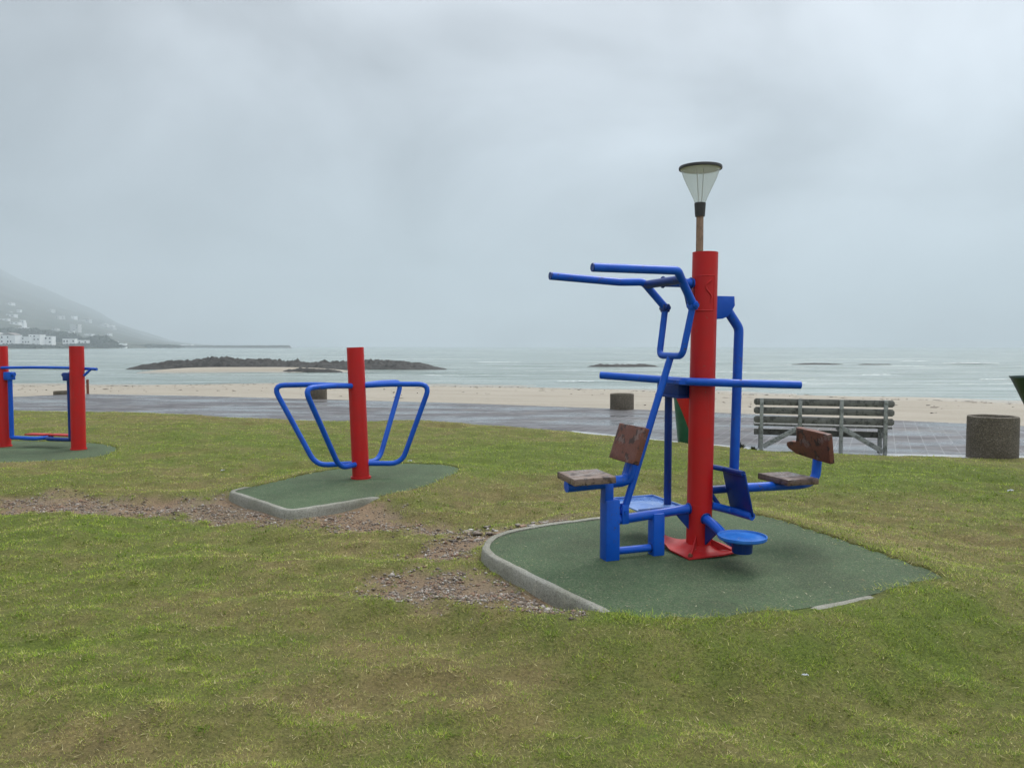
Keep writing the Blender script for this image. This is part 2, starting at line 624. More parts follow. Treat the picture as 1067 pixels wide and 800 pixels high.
def lawn_height(x, y, under_pads=True):
    h = (fbm(x * .45, y * .45, 3, 3) - .5) * .18 + (fbm(x * 1.6, y * 2.4, 8, 4, .55) - .5) * .15 + (fbm(x * 8, y * 9, 18, 2) - .5) * .022
    h = h * sstep(0, 1.5, lawn_edge(x) - y) + .0
    bare = bare_mask(x, y)
    h = h - bare * (.055 + (fbm(x * 6, y * 6, 12, 2) - .5) * .03)
    h = h + .10 * np.exp(-((x + 5.6) / .75) ** 2 - ((y - 6.85) / .28) ** 2)
    s1 = poly_sdf(x, y, PAD1)
    open_ = np.zeros(np.shape(x))
    for (cx, cy), r in KERB_OPEN:
        open_ = np.maximum(open_, np.exp(-(((x - cx) ** 2 + (y - cy) ** 2) / r ** 2)))
    w = sstep(.9, .06, s1)
    low = np.clip(1.6 * open_, 0, 1)
    ka, kb = on(838, 636, PAD_Z), on(912, 621, PAD_Z)
    low = np.maximum(low, .17 * sstep(.16, .05, seg_dist(x, y, ka, kb)))
    h = h * (1 - w) + (PAD_Z + .012 - (.086 + .02 * bare) * low) * w
    s2 = poly_sdf(x, y, PAD2)
    w2 = sstep(.8, .05, s2) * sstep(-.55, .25, (y - 7.4) * .8 + (x + 1.6) * .30)
    h = h * (1 - w2) + (PAD2_Z + .008) * w2
    w4 = sstep(.7, .04, s2) * (1 - sstep(-.55, .25, (y - 7.4) * .8 + (x + 1.6) * .30))
    h = h * (1 - w4) + (PAD2_Z - .072) * w4
    s3 = poly_sdf(x, y, PAD3)
    w3 = sstep(.8, .05, s3)
    h = h * (1 - w3) + (PAD3_Z + .004) * w3
    if under_pads:
        h = np.where((s1 < -.03) | (s2 < -.03) | (s3 < -.03), -.12, h)
    e = lawn_edge(x) - y
    h = h - .105 * sstep(1.5, .0, e)
    return h


def base_colour(x, y, g, bare):
    straw = np.array([.22, .175, .075])
    soil = np.array([.100, .082, .036])
    green = np.array([.085, .125, .018])
    grit = np.array([.195, .148, .102])
    red = np.array([.28, .165, .098])
    t = fbm(x * 9, y * 9, 44, 3)[..., None]
    c = (straw * (1 - t) + soil * t)
    c = c * (1 - g[..., None] * .85) + green * g[..., None] * .85
    rr = sstep(.45, .7, fbm(x * 2.2, y * 2.2, 77, 3))[..., None]
    return c * (1 - bare[..., None]) + (grit * (1 - rr * .25) + red * rr * .25) * bare[..., None]


# ---- lawn sheet
xs = np.concatenate([np.linspace(-34, -9, 70, endpoint=False), np.arange(-9, 9, .055), np.linspace(9, 26, 60)])
ts = np.concatenate([np.linspace(0, .16, 12, endpoint=False), np.linspace(.16, .72, 190, endpoint=False), np.linspace(.72, 1, 70)])
X = np.repeat(xs[:, None], len(ts), 1)
E = lawn_edge(xs)[:, None]
Y0 = np.minimum(-4.0, E - 6)
Y = Y0 + (E - Y0) * ts[None, :]
Z = lawn_height(X, Y)
Z[:, -1] = -.30
Y[:, -1] = Y[:, -2] + .01
bare = bare_mask(X, Y)
g = greenness(X, Y)
colr = base_colour(X, Y, g, bare)
lawn = np_mesh('lawn', np.stack([X, Y, Z], -1).reshape(-1, 3), grid_faces(len(xs), len(ts)), M_SOIL, colr.reshape(-1, 3), True)
struct(lawn)

# ---- grass blades (uncountable)


def sample_ground(n, d0, d1, power, px0=-430, px1=1500):
    u = rng.random(n)
    k = 2 - power
    d = (d0 ** k + u * (d1 ** k - d0 ** k)) ** (1 / k)
    x = (rng.uniform(px0, px1, n) - 533.5) / FPX * d
    return x, d


def make_grass(n):
    x, y = sample_ground(n, 1.9, 21.0, 1.86)
    keep = y < lawn_edge(x) - .01
    x, y = x[keep], y[keep]
    bare = bare_mask(x, y)
    s = np.minimum(np.minimum(poly_sdf(x, y, PAD1), poly_sdf(x, y, PAD2)), poly_sdf(x, y, PAD3))
    over = rng.random(len(x)) * .10
    kerbed = (np.max([np.exp(-((x - cx) ** 2 + (y - cy) ** 2) / r ** 2) for (cx, cy), r in KERB_OPEN], 0) > .1) & (poly_sdf(x, y, PAD1) < .3)
    kerbed |= seg_dist(x, y, on(838, 636, PAD_Z), on(912, 621, PAD_Z)) < .10
    kerbed |= (poly_sdf(x, y, PAD2) < .3) & ((y - 7.4) * .8 + (x + 1.6) * .30 < .12)
    keep = (rng.random(len(x)) > bare * 1.06 - .05) & (s > np.where(kerbed, .07, .0 - over * (rng.random(len(x)) < .35)))
    x, y, s = x[keep], y[keep], s[keep]
    # tufted: thin out between clumps
    cl_ = vnoise(x * 22, y * 22, 61)
    keep = rng.random(len(x)) < (.25 + .95 * cl_) * (.78 + .32 * sstep(.3, .6, fbm(x * 4, y * 5, 63, 3)))
    x, y, s = x[keep], y[keep], s[keep]
    n = len(x)
    g = greenness(x, y)
    z = lawn_height(x, y, False) - .004
    edge = sstep(.22, .03, np.abs(s))                       # longer grass against the kerbs
    dn = np.clip(y / 3.5, .6, 10)
    L = (.010 + .018 * rng.random(n) ** 1.8) * (1 + .55 * g * vnoise(x * 5, y * 5, 66)) * (1 + .9 * edge * rng.random(n)) * np.clip(dn, .8, 1.8) ** .35
    W = .0030 * np.clip(dn, .7, 6) ** .85 * rng.uniform(.7, 1.35, n)
    az = rng.uniform(0, 2 * np.pi, n)
    tilt = np.clip(rng.normal(1.22, .28, n), .2, 1.53)
    dirx, diry = np.cos(az) * np.sin(tilt), np.sin(az) * np.sin(tilt)
    tip = np.stack([x + dirx * L, y + diry * L, z + np.cos(tilt) * L + .003], -1)
    sx, sy = -np.sin(az), np.cos(az)
    b0 = np.stack([x + sx * W / 2, y + sy * W / 2, z], -1)
    b1 = np.stack([x - sx * W / 2, y - sy * W / 2, z], -1)
    v = np.stack([b0, b1, tip], 1).reshape(-1, 3)
    f = np.arange(3 * n).reshape(-1, 3)
    greens = np.array([[.195, .295, .016], [.250, .345, .022], [.315, .385, .036], [.130, .210, .014], [.375, .400, .075]])
    straws = np.array([[.48, .42, .15], [.39, .35, .11], [.53, .475, .21], [.29, .25, .085]])
    isg = rng.random(n) < .42 + .56 * g
    c = np.where(isg[:, None], greens[rng.integers(0, 5, n)], straws[rng.integers(0, 4, n)])
    c = c * rng.uniform(.72, 1.25, n)[:, None] * (.62 + .80 * fbm(x * 13, y * 13, 57, 3))[:, None]
    return np_mesh('grass', v, f, M_GRASS, np.repeat(c, 3, 0))


grass = make_grass(1780000)
struct(grass, 'stuff', 'short patchy green and straw coloured grass covering the seaside lawn', 'grass')


def make_straw(n):
    x, y = sample_ground(n, 1.9, 9.0, 1.7)
    bare = bare_mask(x, y)
    s = np.minimum(np.minimum(poly_sdf(x, y, PAD1), poly_sdf(x, y, PAD2)), poly_sdf(x, y, PAD3))
    keep = (s > .06) & (rng.random(n) < .25 + .75 * (1 - greenness(x, y))) & (rng.random(n) > bare * .8)
    x, y = x[keep], y[keep]
    n = len(x)
    z = lawn_height(x, y, False) + .005 + rng.random(n) * .010
    L, az = .010 + .04 * rng.random(n) ** 4, rng.uniform(0, 2 * np.pi, n)
    W = .0022 * np.clip(y / 3, .8, 3) * rng.uniform(.7, 1.3, n)
    dx, dy, sx, sy = np.cos(az), np.sin(az), -np.sin(az), np.cos(az)
    rise = rng.normal(0, .008, n)
    p0 = np.stack([x + sx * W, y + sy * W, z], -1)
    p1 = np.stack([x - sx * W, y - sy * W, z], -1)
    p2 = np.stack([x + dx * L, y + dy * L, z + rise], -1)
    c = np.array([.40, .35, .17]) * rng.uniform(.55, 1.15, n)[:, None]
    return np_mesh('straw', np.stack([p0, p1, p2], 1).reshape(-1, 3), np.arange(3 * n).reshape(-1, 3), M_GRASS, np.repeat(c, 3, 0))



def make_tufts(n, per):
    x, y = sample_ground(n, 2.1, 8, 1.5)
    b, g_ = bare_mask(x, y), greenness(x, y)
    s = np.minimum(np.minimum(poly_sdf(x, y, PAD1), poly_sdf(x, y, PAD2)), poly_sdf(x, y, PAD3))
    keep = (s > .05) & (y < lawn_edge(x) - .1) & (b < .9) & (rng.random(n) < .12 + .7 * g_)
    x, y = x[keep], y[keep]
    m = len(x)
    rad = rng.uniform(.015, .06, m)
    cc = np.array([[.125, .205, .014], [.17, .265, .018], [.235, .315, .03], [.11, .17, .018]])[rng.integers(0, 4, m)]
    x, y, rad, cc = np.repeat(x, per), np.repeat(y, per), np.repeat(rad, per), np.repeat(cc, per, 0)
    k = m * per
    a, r_ = rng.uniform(0, 2 * np.pi, k), rad * rng.random(k) ** .5
    bx, by = x + np.cos(a) * r_, y + np.sin(a) * r_
    z = lawn_height(bx, by, False) - .004
    az, tilt = a + rng.normal(0, .9, k), np.clip(rng.normal(1.05, .33, k), .1, 1.5)
    L_ = rng.uniform(.014, .032, k) * (.7 + rad * 9)
    W_ = .0036 * np.clip(y / 3.5, .7, 4) ** .8 * rng.uniform(.7, 1.5, k)
    tip = np.stack([bx + np.cos(az) * np.sin(tilt) * L_, by + np.sin(az) * np.sin(tilt) * L_, z + np.cos(tilt) * L_], -1)
    p0 = np.stack([bx - np.sin(az) * W_ / 2, by + np.cos(az) * W_ / 2, z], -1)
    p1 = np.stack([bx + np.sin(az) * W_ / 2, by - np.cos(az) * W_ / 2, z], -1)
    c = cc * rng.uniform(.75, 1.3, k)[:, None]
    return np_mesh('grass_tufts', np.stack([p0, p1, tip], 1).reshape(-1, 3), np.arange(3 * k).reshape(-1, 3), M_GRASS, np.repeat(c, 3, 0))


struct(make_tufts(5500, 26), 'stuff', 'small darker tufts of grass and weeds scattered over the lawn', 'grass')
n = 2600
lx_, ly_ = rng.uniform(-.3, 2.9, n), rng.uniform(4.0, 6.9, n)
ls = poly_sdf(lx_, ly_, PAD1)
kp = (ls < -.02) & (rng.random(n) < np.exp(ls / .16) + .03)
lx_, ly_ = lx_[kp], ly_[kp]
n = len(lx_)
la, ll, lw = rng.uniform(0, 6.28, n), rng.uniform(.008, .035, n), rng.uniform(.0015, .004, n)
lp = np.stack([lx_, ly_, np.full(n, PAD_Z + .003)], -1)
ld, lsd = np.stack([np.cos(la), np.sin(la), rng.uniform(0, .15, n)], -1), np.stack([-np.sin(la), np.cos(la), 0 * la], -1)
lc = np.array([[.36, .30, .15], [.20, .15, .08], [.15, .2, .05], [.42, .38, .26]])[rng.integers(0, 4, n)]
struct(np_mesh('dry_litter', np.stack([lp - lsd * lw[:, None], lp + lsd * lw[:, None], lp + ld * ll[:, None]], 1).reshape(-1, 3), np.arange(3 * n).reshape(-1, 3), M_GRASS,
               np.repeat(lc, 3, 0)), 'stuff', 'dry grass clippings blown onto the edge of the large pad', 'litter')
struct(make_straw(18000), 'stuff', 'dry straw stems lying matted over the lawn', 'straw')


def make_gravel(n):
    x, y = sample_ground(n, 3.9, 9.2, 1.2, -200, 760)
    b = bare_mask(x, y)
    keep = rng.random(n) < b ** 1.3 * (.10 + .95 * sstep(.3, .62, fbm(x * 4.5, y * 5, 88, 3)))
    x, y = x[keep], y[keep]
    s = np.minimum(poly_sdf(x, y, PAD1), poly_sdf(x, y, PAD2))
    x, y = x[s > .09], y[s > .09]
    ns = 70                                              # a few broad flat stones by the kerb
    x, y = np.concatenate([x, rng.uniform(-.55, .35, ns)]), np.concatenate([y, rng.uniform(6.1, 6.85, ns)])
    s = poly_sdf(x, y, PAD1)
    x, y, s = x[s > .09], y[s > .09], s[s > .09]
    flat = np.arange(len(x)) >= len(x) - ns * .7
    n = len(x)
    r = .0040 + .0125 * rng.random(n) ** 4
    big = rng.random(n) < .006
    r = np.where(big, rng.uniform(.014, .028, n), r)
    r = np.where(flat, rng.uniform(.018, .05, n), r)
    octa = np.array([[1, 0, 0], [-1, 0, 0], [0, 1, 0], [0, -1, 0], [0, 0, 1], [0, 0, -1]], float)
    of = np.array([[0, 2, 4], [2, 1, 4], [1, 3, 4], [3, 0, 4], [2, 0, 5], [1, 2, 5], [3, 1, 5], [0, 3, 5]])
    sc = rng.uniform(.55, 1.35, (n, 1, 3)) * np.array([1, 1, .6])
    sc[flat, :, 2] *= .45
    v = octa[None] * sc * r[:, None, None] * rng.uniform(.8, 1.2, (n, 6, 1))
    a = rng.uniform(0, np.pi, n)
    ca_, sa = np.cos(a)[:, None], np.sin(a)[:, None]
    vx, vy = v[..., 0] * ca_ - v[..., 1] * sa, v[..., 0] * sa + v[..., 1] * ca_
    z = lawn_height(x, y, False) + r * .2
    v = np.stack([vx + x[:, None], vy + y[:, None], v[..., 2] + z[:, None]], -1).reshape(-1, 3)
    f = (of[None] + 6 * np.arange(n)[:, None, None]).reshape(-1, 3)
    pal = np.array([[.19, .150, .115], [.27, .225, .18], [.32, .28, .235], [.25, .150, .098], [.12, .095, .075], [.29, .185, .12], [.42, .38, .33], [.23, .18, .14]])
    c = pal[rng.integers(0, 8, n)] * rng.uniform(.75, 1.15, n)[:, None]
    c = np.where((rng.random(n) < .008)[:, None], np.array([.6, .58, .54]), c)
    return np_mesh('gravel', v, f, M_PEBBLE, np.repeat(c, 6, 0))


struct(make_gravel(230000), 'stuff', 'brown and grey gravel showing through the worn turf', 'gravel')

# ---- paved walk
q = Mat('paving_bricks')
tcn = q.pos((1, 1, 1), (0, 0, R(25.7)))
br = q.node('ShaderNodeTexBrick', {'Vector': tcn, 'Scale': 1.0, 'Color1': (.056, .055, .059, 1), 'Color2': (.108, .104, .108, 1), 'Mortar': (.20, .20, .20, 1),
                                   'Mortar Size': .008, 'Mortar Smooth': .3, 'Bias': 0.0, 'Brick Width': .23, 'Row Height': .23})
br.offset = .0
wetn = q.noise(q.pos((.35, 1, 1), (0, 0, R(30))), .9, 5, .6)
cb = q.mix(q.ramp(q.noise(q.pos(), 3, 4), .3, .7, 0, .3), br.outputs['Color'], (.12, .11, .115))
cb = q.mix(q.ramp(q.noise(q.pos(), .8, 5, .65), .55, .75, 0, .5), cb, (.19, .165, .13))
q.bump(q.math('MULTIPLY', br.outputs['Fac'], -1.0), .4, .006)
M_PAVE = q.out(cb, q.ramp(wetn, .42, .62, .17, .75), spec=.26)
pxs = np.concatenate([np.linspace(-60, -18, 30, endpoint=False), np.linspace(-18, 16, 150), np.linspace(17, 40, 20)])
pt = np.linspace(0, 1, 14)
A, B = lawn_edge(pxs)[:, None] - .7, path_far(pxs)[:, None]
PY = A + (B - A) * pt[None]
PX = np.repeat(pxs[:, None], len(pt), 1)
PZ = np.full(PX.shape, PATH_Z)
PZ[:, -1] = PATH_Z - .3
PY[:, -1] = PY[:, -2] + (PY[:, -1] - PY[:, -2]) * 1.0
PY[:, -2] = PY[:, -1] - .004
struct(np_mesh('path', np.stack([PX, PY, PZ], -1).reshape(-1, 3), grid_faces(*PX.shape), M_PAVE))

# light concrete edging between the lawn and the paving on the right
ex = np.linspace(1.2, 14, 60)
ea, eb = lawn_edge(ex) - .3, np.interp(ex, LEX, LEY) + .46
ev = np.stack([np.stack([ex, ea, np.full(60, PATH_Z + .004)], -1), np.stack([ex, eb, np.full(60, PATH_Z + .004)], -1)], 1)
struct(np_mesh('path_edging', ev.reshape(-1, 3), grid_faces(60, 2), M_EDGING))

# ---- sand: one sheet under everything, falling to the sea bed
q = Mat('sand')
p = q.pos()
geo = q.node('ShaderNodeNewGeometry')
sp = q.node('ShaderNodeSeparateXYZ', {'Vector': geo.outputs['Position']})
nn = q.noise(q.pos((.25, 1, 1)), .5, 6, .62)
fine = q.noise(p, 9, 5, .7)
cs = q.mix(q.ramp(nn, .3, .7), (.275, .240, .186), (.355, .318, .256))
cs = q.mix(q.ramp(fine, .50, .72, 0, .6), cs, (.24, .205, .155))
wet = q.ramp(q.math('ADD', sp.outputs['Z'], q.math('MULTIPLY', nn, .22)), -.92, -1.02)
cs = q.mix(wet, cs, (.27, .235, .175))
q.bump(q.math('ADD', q.math('MULTIPLY', nn, 2.0), fine), .7, .06)
M_SAND = q.out(cs, q.ramp(wet, 0, 1, .9, .28))


def sand_z(x, y):
    f = path_far(x)
    s = y - f
    z = np.where(s < 0, -.40, -.15 - (s / 32.0) ** .9 * 1.06)
    z = np.where(s > 31, -1.19 - (s - 31) * .02, z)
    z = z + (fbm(x * .22, y * .35, 51, 4) - .5) * .22 * sstep(.3, 5, s) * sstep(60, 20, s)
    # sandbar drying out in front of the reef
    z = z + 1.05 * np.exp(-((x + 29) / 13) ** 4 - ((y - 85) / 5.5) ** 2) * sstep(20, 60, s)
    return np.maximum(z, -6)


sx_ = np.concatenate([np.linspace(-4600, -90, 14, endpoint=False), np.linspace(-90, -40, 40, endpoint=False), np.linspace(-40, 45, 240), np.linspace(46, 4600, 20)])
sy_ = np.concatenate([[-150, -40, -10, 0, 5], np.linspace(10, 60, 150), np.linspace(61, 130, 70), np.linspace(140, 400, 10), [800, 2000, 4650]])
SX, SY = np.meshgrid(sx_, sy_, indexing='ij')
struct(np_mesh('sand_beach', np.stack([SX, SY, sand_z(SX, SY)], -1).reshape(-1, 3), grid_faces(*SX.shape), M_SAND, smooth=True))

# dark scraps of weed and shell along the tide line
n = 900
kx = rng.uniform(-38, 34, n)
ks = np.where(rng.random(n) < .6, rng.normal(25, .8, n), rng.uniform(3, 28, n)) + (fbm(kx * .2, kx * 0, 33, 2) - .5) * 3
ky = path_far(kx) + ks
kr = .02 + .09 * rng.random(n) ** 4
kz = sand_z(kx, ky) + .01
ang = rng.uniform(0, 6.28, n)
kc = np.stack([kx, ky, kz], -1)
vv = []
for k in range(4):
    a_ = ang + k * 1.57 + rng.normal(0, .3, n)
    rr_ = kr * rng.uniform(.5, 1.6, n)
    vv.append(kc + np.stack([np.cos(a_) * rr_ * 1.8, np.sin(a_) * rr_, rng.uniform(0, .05, n)], -1))
kcol = np.array([[.05, .04, .025], [.11, .085, .055], [.07, .05, .03], [.35, .32, .27]])[rng.choice(4, n, p=[.4, .3, .2, .1])]
struct(np_mesh('seaweed', np.stack(vv, 1).reshape(-1, 3), np.arange(4 * n).reshape(-1, 4), M_PEBBLE, np.repeat(kcol, 4, 0)), 'stuff', 'dark scraps of seaweed and shell strewn along the beach', 'seaweed')

# ---- sea
q = Mat('sea_water')
p1 = q.pos((.10, .45, 1), coord='Object')
w1 = q.noise(p1, 1.0, 6, .62)
p2 = q.pos((.5, 1.6, 1))
w2 = q.noise(p2, 1.0, 5, .65)
p3 = q.pos((.018, .11, 1))
w3 = q.noise(p3, 1.0, 5, .6)
foam = q.math('MULTIPLY', q.ramp(w3, .57, .66), q.ramp(w2, .46, .60))
cw = q.mix(q.ramp(w3, .3, .7), (.110, .152, .124), (.190, .236, .202))
w4 = q.noise(q.pos((.07, 1.1, 1)), 1.0, 5, .65)
cw = q.mix(q.ramp(w4, .40, .66), q.mix(.55, cw, (.10, .14, .12)), q.mix(.5, cw, (.58, .62, .60)))  # wave glints painted as pale and dark streaks in the base colour
cw = q.mix(q.math('MULTIPLY', foam, .75), cw, (.62, .64, .63))
q.bump(q.math('ADD', q.math('MULTIPLY', w1, 2.2), w2), .8, .30)
M_SEA = q.out(cw, q.math('ADD', q.math('MULTIPLY', foam, .5), .16), spec=.28)
q.b.inputs['IOR'].default_value = 1.33
wx = np.concatenate([np.linspace(-4600, -130, 16, endpoint=False), np.linspace(-130, 130, 260), np.linspace(140, 4600, 16)])
wy = np.concatenate([np.linspace(38, 130, 300), np.geomspace(132, 4650, 60)])
WX, WY = np.meshgrid(wx, wy, indexing='ij')
WZ = SEA_Z + ((fbm(WX * .07, WY * .42, 71, 3) - .5) * .26 + (fbm(WX * .02, WY * .16, 75, 2) - .5) * .22) * sstep(180, 110, WY) * sstep(40, 75, WY)
struct(np_mesh('sea', np.stack([WX, WY, WZ], -1).reshape(-1, 3), grid_faces(*WX.shape), M_SEA, smooth=True))

# low swells breaking into short white crests
q = Mat('surf_foam')
M_FOAM = q.out(q.mix(q.noise(q.pos((.2, 1, 1)), 2.0, 4), (.50, .54, .54), (.72, .74, .73)), .6)


def surf(px, py, w, th):
    c = on(px, py, SEA_Z)
    n = 60
    t = np.linspace(-1, 1, n)
    xx = c.x + t * w / 2
    yy = c.y + (fbm(t * 3 + px, t * 0 + py, 5, 3) - .5) * 2.2
    tk = th * (1 - t ** 2) ** .5 * (.3 + 1.2 * vnoise(t * 14 + px, t * 0, 3))
    prof = [(-.9, -.02), (-.3, .10), (.1, .13), (.6, .03), (.9, -.10)]
    v = np.stack([np.stack([xx, yy + a * tk, SEA_Z + .06 + b * tk * .6], -1) for a, b in prof], 1)
    return np_mesh('surf', v.reshape(-1, 3), grid_faces(n, len(prof)), M_FOAM, smooth=True)


for i, (a, b, w, th) in enumerate([(1012, 378.5, 9, .8), (915, 391, 3.5, .35), (520, 377.5, 8, .5), (600, 398, 3, .3), (820, 399, 3, .3),
                                   (760, 388, 4, .35), (1040, 396, 3, .3), (953, 376.5, 6, .5)]):
    tag(surf(a, b, w, th), 'short white crest of a small wave breaking off the beach', 'wave', 'small white wave crests off the beach')

# ---- reefs
q = Mat('reef_rock')
p = q.pos()
rk = q.noise(p, 1.3, 7, .7)
q.bump(rk, 1.0, .25)
M_ROCK = q.out(q.mix(q.ramp(rk, .3, .7), (.011, .011, .010), (.048, .046, .041)), .8)


def reef(name, label, px0, px1, py, hpx, depth, seed, prof=None, dist=None):
    """a ridge of jagged rock in the water between two photo columns, standing on the row py"""
    c = on((px0 + px1) / 2, py, SEA_Z)
    d = c.y
    w = (px1 - px0) / FPX * d
    h = hpx * d / FPX
    nx, ny = max(40, int(w / .16)), max(14, int(depth / .22))
    u, v = np.meshgrid(np.linspace(0, 1, nx), np.linspace(-1, 1, ny), indexing='ij')
    x, y = (u - .5) * w, (v + 1) * depth / 2
    y = y + (fbm(u * 9, u * 0, seed + 3, 3)[:, :] - .5) * depth * .35
    pr = np.interp(u, *(prof or ([0, .06, .2, .8, .95, 1], [0, .35, .9, .8, .35, 0])))
    env = np.clip(1 - np.abs(v) ** 2.2, 0, 1)
    rough = .10 + .62 * fbm(x * .3, y * .35, seed, 2) + .42 * np.abs(fbm(x * .9, y * .9, seed + 5, 4, .6) - .5) * 2 + .42 * fbm(x * 2.7, y * 2.7, seed + 9, 2) + .30 * np.abs(fbm(x * 1.9, y * 1.9, seed + 9, 4, .62) - .5) * 2 + .06
    z = h * pr * env * (rough * 1.15 + .05) - .25 * (1 - env) - .05 - .25 * (pr < .02)
    o = np_mesh(name, np.stack([x, y, z], -1).reshape(-1, 3), grid_faces(nx, ny), M_ROCK)
    o.location = (c.x, c.y, SEA_Z)
    return tag(o, label, 'reef')


reef('rock_reef', 'long dark ridge of jagged rocks in the shallows behind the blue hoops', 116, 462, 386.0, 12.0, 9.0, 101,
     ([0, .03, .08, .17, .26, .30, .36, .5, .6, .75, .86, .94, 1], [.05, .42, .62, .80, 1.0, 1.0, .84, .75, .72, .80, .78, .35, .05]))
reef('rock_reef', 'thin strip of dark rocks lying on the pale sandbar', 285, 356, 388.3, 4.5, 2.0, 131)
reef('rock_reef', 'low dark rocks awash left of the tall red post', 612, 690, 382.5, 3.6, 3.5, 151)
reef('rock_reef', 'thin line of rocks awash above the left end of the bench', 828, 884, 379.8, 1.7, 3.0, 171)
reef('rock_reef', 'short line of rocks awash farther right beyond the bench', 898, 938, 380.2, 1.6, 3.0, 191)

# ---- hills across the bay (polar grid from shore to crest)
q = Mat('hill_scrub')
p = q.pos()
hn = q.noise(p, .012, 8, .62)
M_HILL = q.out(q.mix(q.ramp(hn, .35, .65), (.030, .040, .026), (.085, .085, .060)), .95, spec=.1)
CREST = [(-700, 170), (-400, 200), (-150, 240), (0, 280), (40, 298), (75, 313), (105, 326), (125, 337), (150, 347), (175, 354), (200, 358), (225, 360.2), (250, 361)]
SHORE = [(-700, 820), (0, 860), (60, 900), (110, 1000), (150, 1200), (190, 1600), (225, 2300), (250, 2480)]
CX, CY = np.array([p_[0] for p_ in CREST]), np.array([p_[1] for p_ in CREST])
HX, HY = np.array([p_[0] for p_ in SHORE]), np.array([p_[1] for p_ in SHORE])
D_CREST = 4200.0


def hill_height(px, d):
    ds = np.interp(px, HX, HY)
    hc = (361 - np.interp(px, CX, CY)) * D_CREST / FPX
    s = np.clip((d - ds) / (D_CREST - ds), -.05, 1.3)
    h = np.where(s <= 1, hc * np.clip(s, 0, 1) ** 1.25, hc * (1 - (s - 1) * .8))
    x, y = (px - 533.5) / FPX * d, d
    h = h + (fbm(x * .006, y * .006, 201, 4) - .5) * np.clip(h, 0, 60) * .55
    return h + np.where(s > 0, 3.2 * np.clip(s * 60, 0, 1), -3) + SEA_Z


hp, hd = np.linspace(-470, 250, 200), np.concatenate([np.linspace(800, 1300, 70), np.linspace(1320, 4620, 90)])
HP, HD = np.meshgrid(hp, hd, indexing='ij')
HZ = np.minimum(hill_height(HP, HD), 440)
struct(np_mesh('hills', np.stack([(HP - 533.5) / FPX * HD, HD, HZ], -1).reshape(-1, 3), grid_faces(*HP.shape), M_HILL, smooth=True))

# breakwater running out from the point
q = Mat('breakwater_stone')
M_BREAK = q.out(q.mix(q.noise(q.pos(), .2, 5), (.05, .05, .045), (.10, .10, .09)), .9)
n = 120
a, b = at(176, 361, 1500), at(303, 361, 1380)
t = np.linspace(0, 1, n)[:, None]
bx_, by_ = a.x + (b.x - a.x) * t, a.y + (b.y - a.y) * t
off = np.array([-8, -3.5, -3, 3, 3.5, 8])[None]
bz = SEA_Z + np.array([-1, 4.0, 4.6, 4.6, 4.0, -1])[None] + (fbm(t * 40 + off * 0, off * .3 + t * 0, 6, 3) - .5) * 1.2
bz = np.where((t < .01) | (t > .992), SEA_Z - 1, bz)
brk = np_mesh('breakwater', np.stack([bx_ + off * 0, by_ + off, bz], -1).reshape(-1, 3), grid_faces(n, 6), M_BREAK)
tag(brk, 'long low breakwater running out from the point on the horizon', 'breakwater')

# houses on the far shore
q = Mat('house_white')
M_HWHITE = q.out(q.mix(q.noise(q.pos(), .3, 3), (.72, .73, .72), (.82, .82, .81)), .8)
q = Mat('house_pale')
M_HPALE = q.out((.46, .46, .44), .8)
q = Mat('house_roof')
M_HROOF = q.out((.20, .17, .155), .85)
q = Mat('house_window')
M_HWIN = q.out((.035, .045, .055), .15)


def slope_distance(px, py):
    """how far off the hillside is seen at that row"""
    dd = np.linspace(930, 3600, 500)
    yy = 361 - (hill_height(np.full(500, px), dd) - CAM_Z) * FPX / dd
    return float(dd[np.argmin(np.abs(yy - py))])


def house(label, px, py, d, w, h, dep, gable=False, pale=False, storeys=2, nwin=4, group='white houses across the bay', tower=None):
    if py < 354:
        d0, d = d, slope_distance(px, py)
        w, h, dep = w * d / d0, h * d / d0, dep * d / d0
        tower = tower and (tower[0] * d / d0, tower[1] * d / d0)
    c = at(px, py, d)
    hz = float(hill_height(np.array([px]), np.array([d]))[0])
    z = hz if py < 354 else min(hz, c.z)
    t_ = thing('white_house', label, 'house', (c.x, d, z), R(rnd.uniform(-14, 14)), group)
    hh = h + max(0, min(c.z - z, 2.5))
    bm = bmesh.new()
    add_box(bm, (w, dep, hh + 3), (0, 0, (hh - 3) / 2))
    if tower:
        add_box(bm, (tower[0], tower[0], tower[1]), (w * .18, 0, hh + tower[1] / 2 - .05))
    wall = obj('wall', bm, M_HPALE if pale else M_HWHITE, t_, 0)
    bm = bmesh.new()
    if gable:
        m = Matrix.Translation((0, 0, hh)) @ Matrix.Rotation(R(90), 4, 'X')
        add_prism(bm, [(-w / 2 - .4, .02), (w / 2 + .4, .02), (0, w * .16)], dep + .6, m)
        obj('roof', bm, M_HROOF if rnd.random() < .5 else M_HPALE, t_, 0)
    else:
        add_box(bm, (w + .5, dep + .5, .35), (0, 0, hh + .176 if not tower else hh - .2))
        obj('roof', bm, M_HWHITE if not pale else M_HPALE, t_, 0)
    for s_ in range(storeys):
        for k in range(nwin):
            if rnd.random() < .3:
                continue
            bm = bmesh.new()
            ww = w / nwin * .42
            add_box(bm, (ww, .12, h / storeys * .42), (-w / 2 + w * (k + .5) / nwin, -dep / 2 - .03, hh - h + h / storeys * (s_ + .5)))
            obj('window', bm, M_HWIN, t_, 0)
    return t_


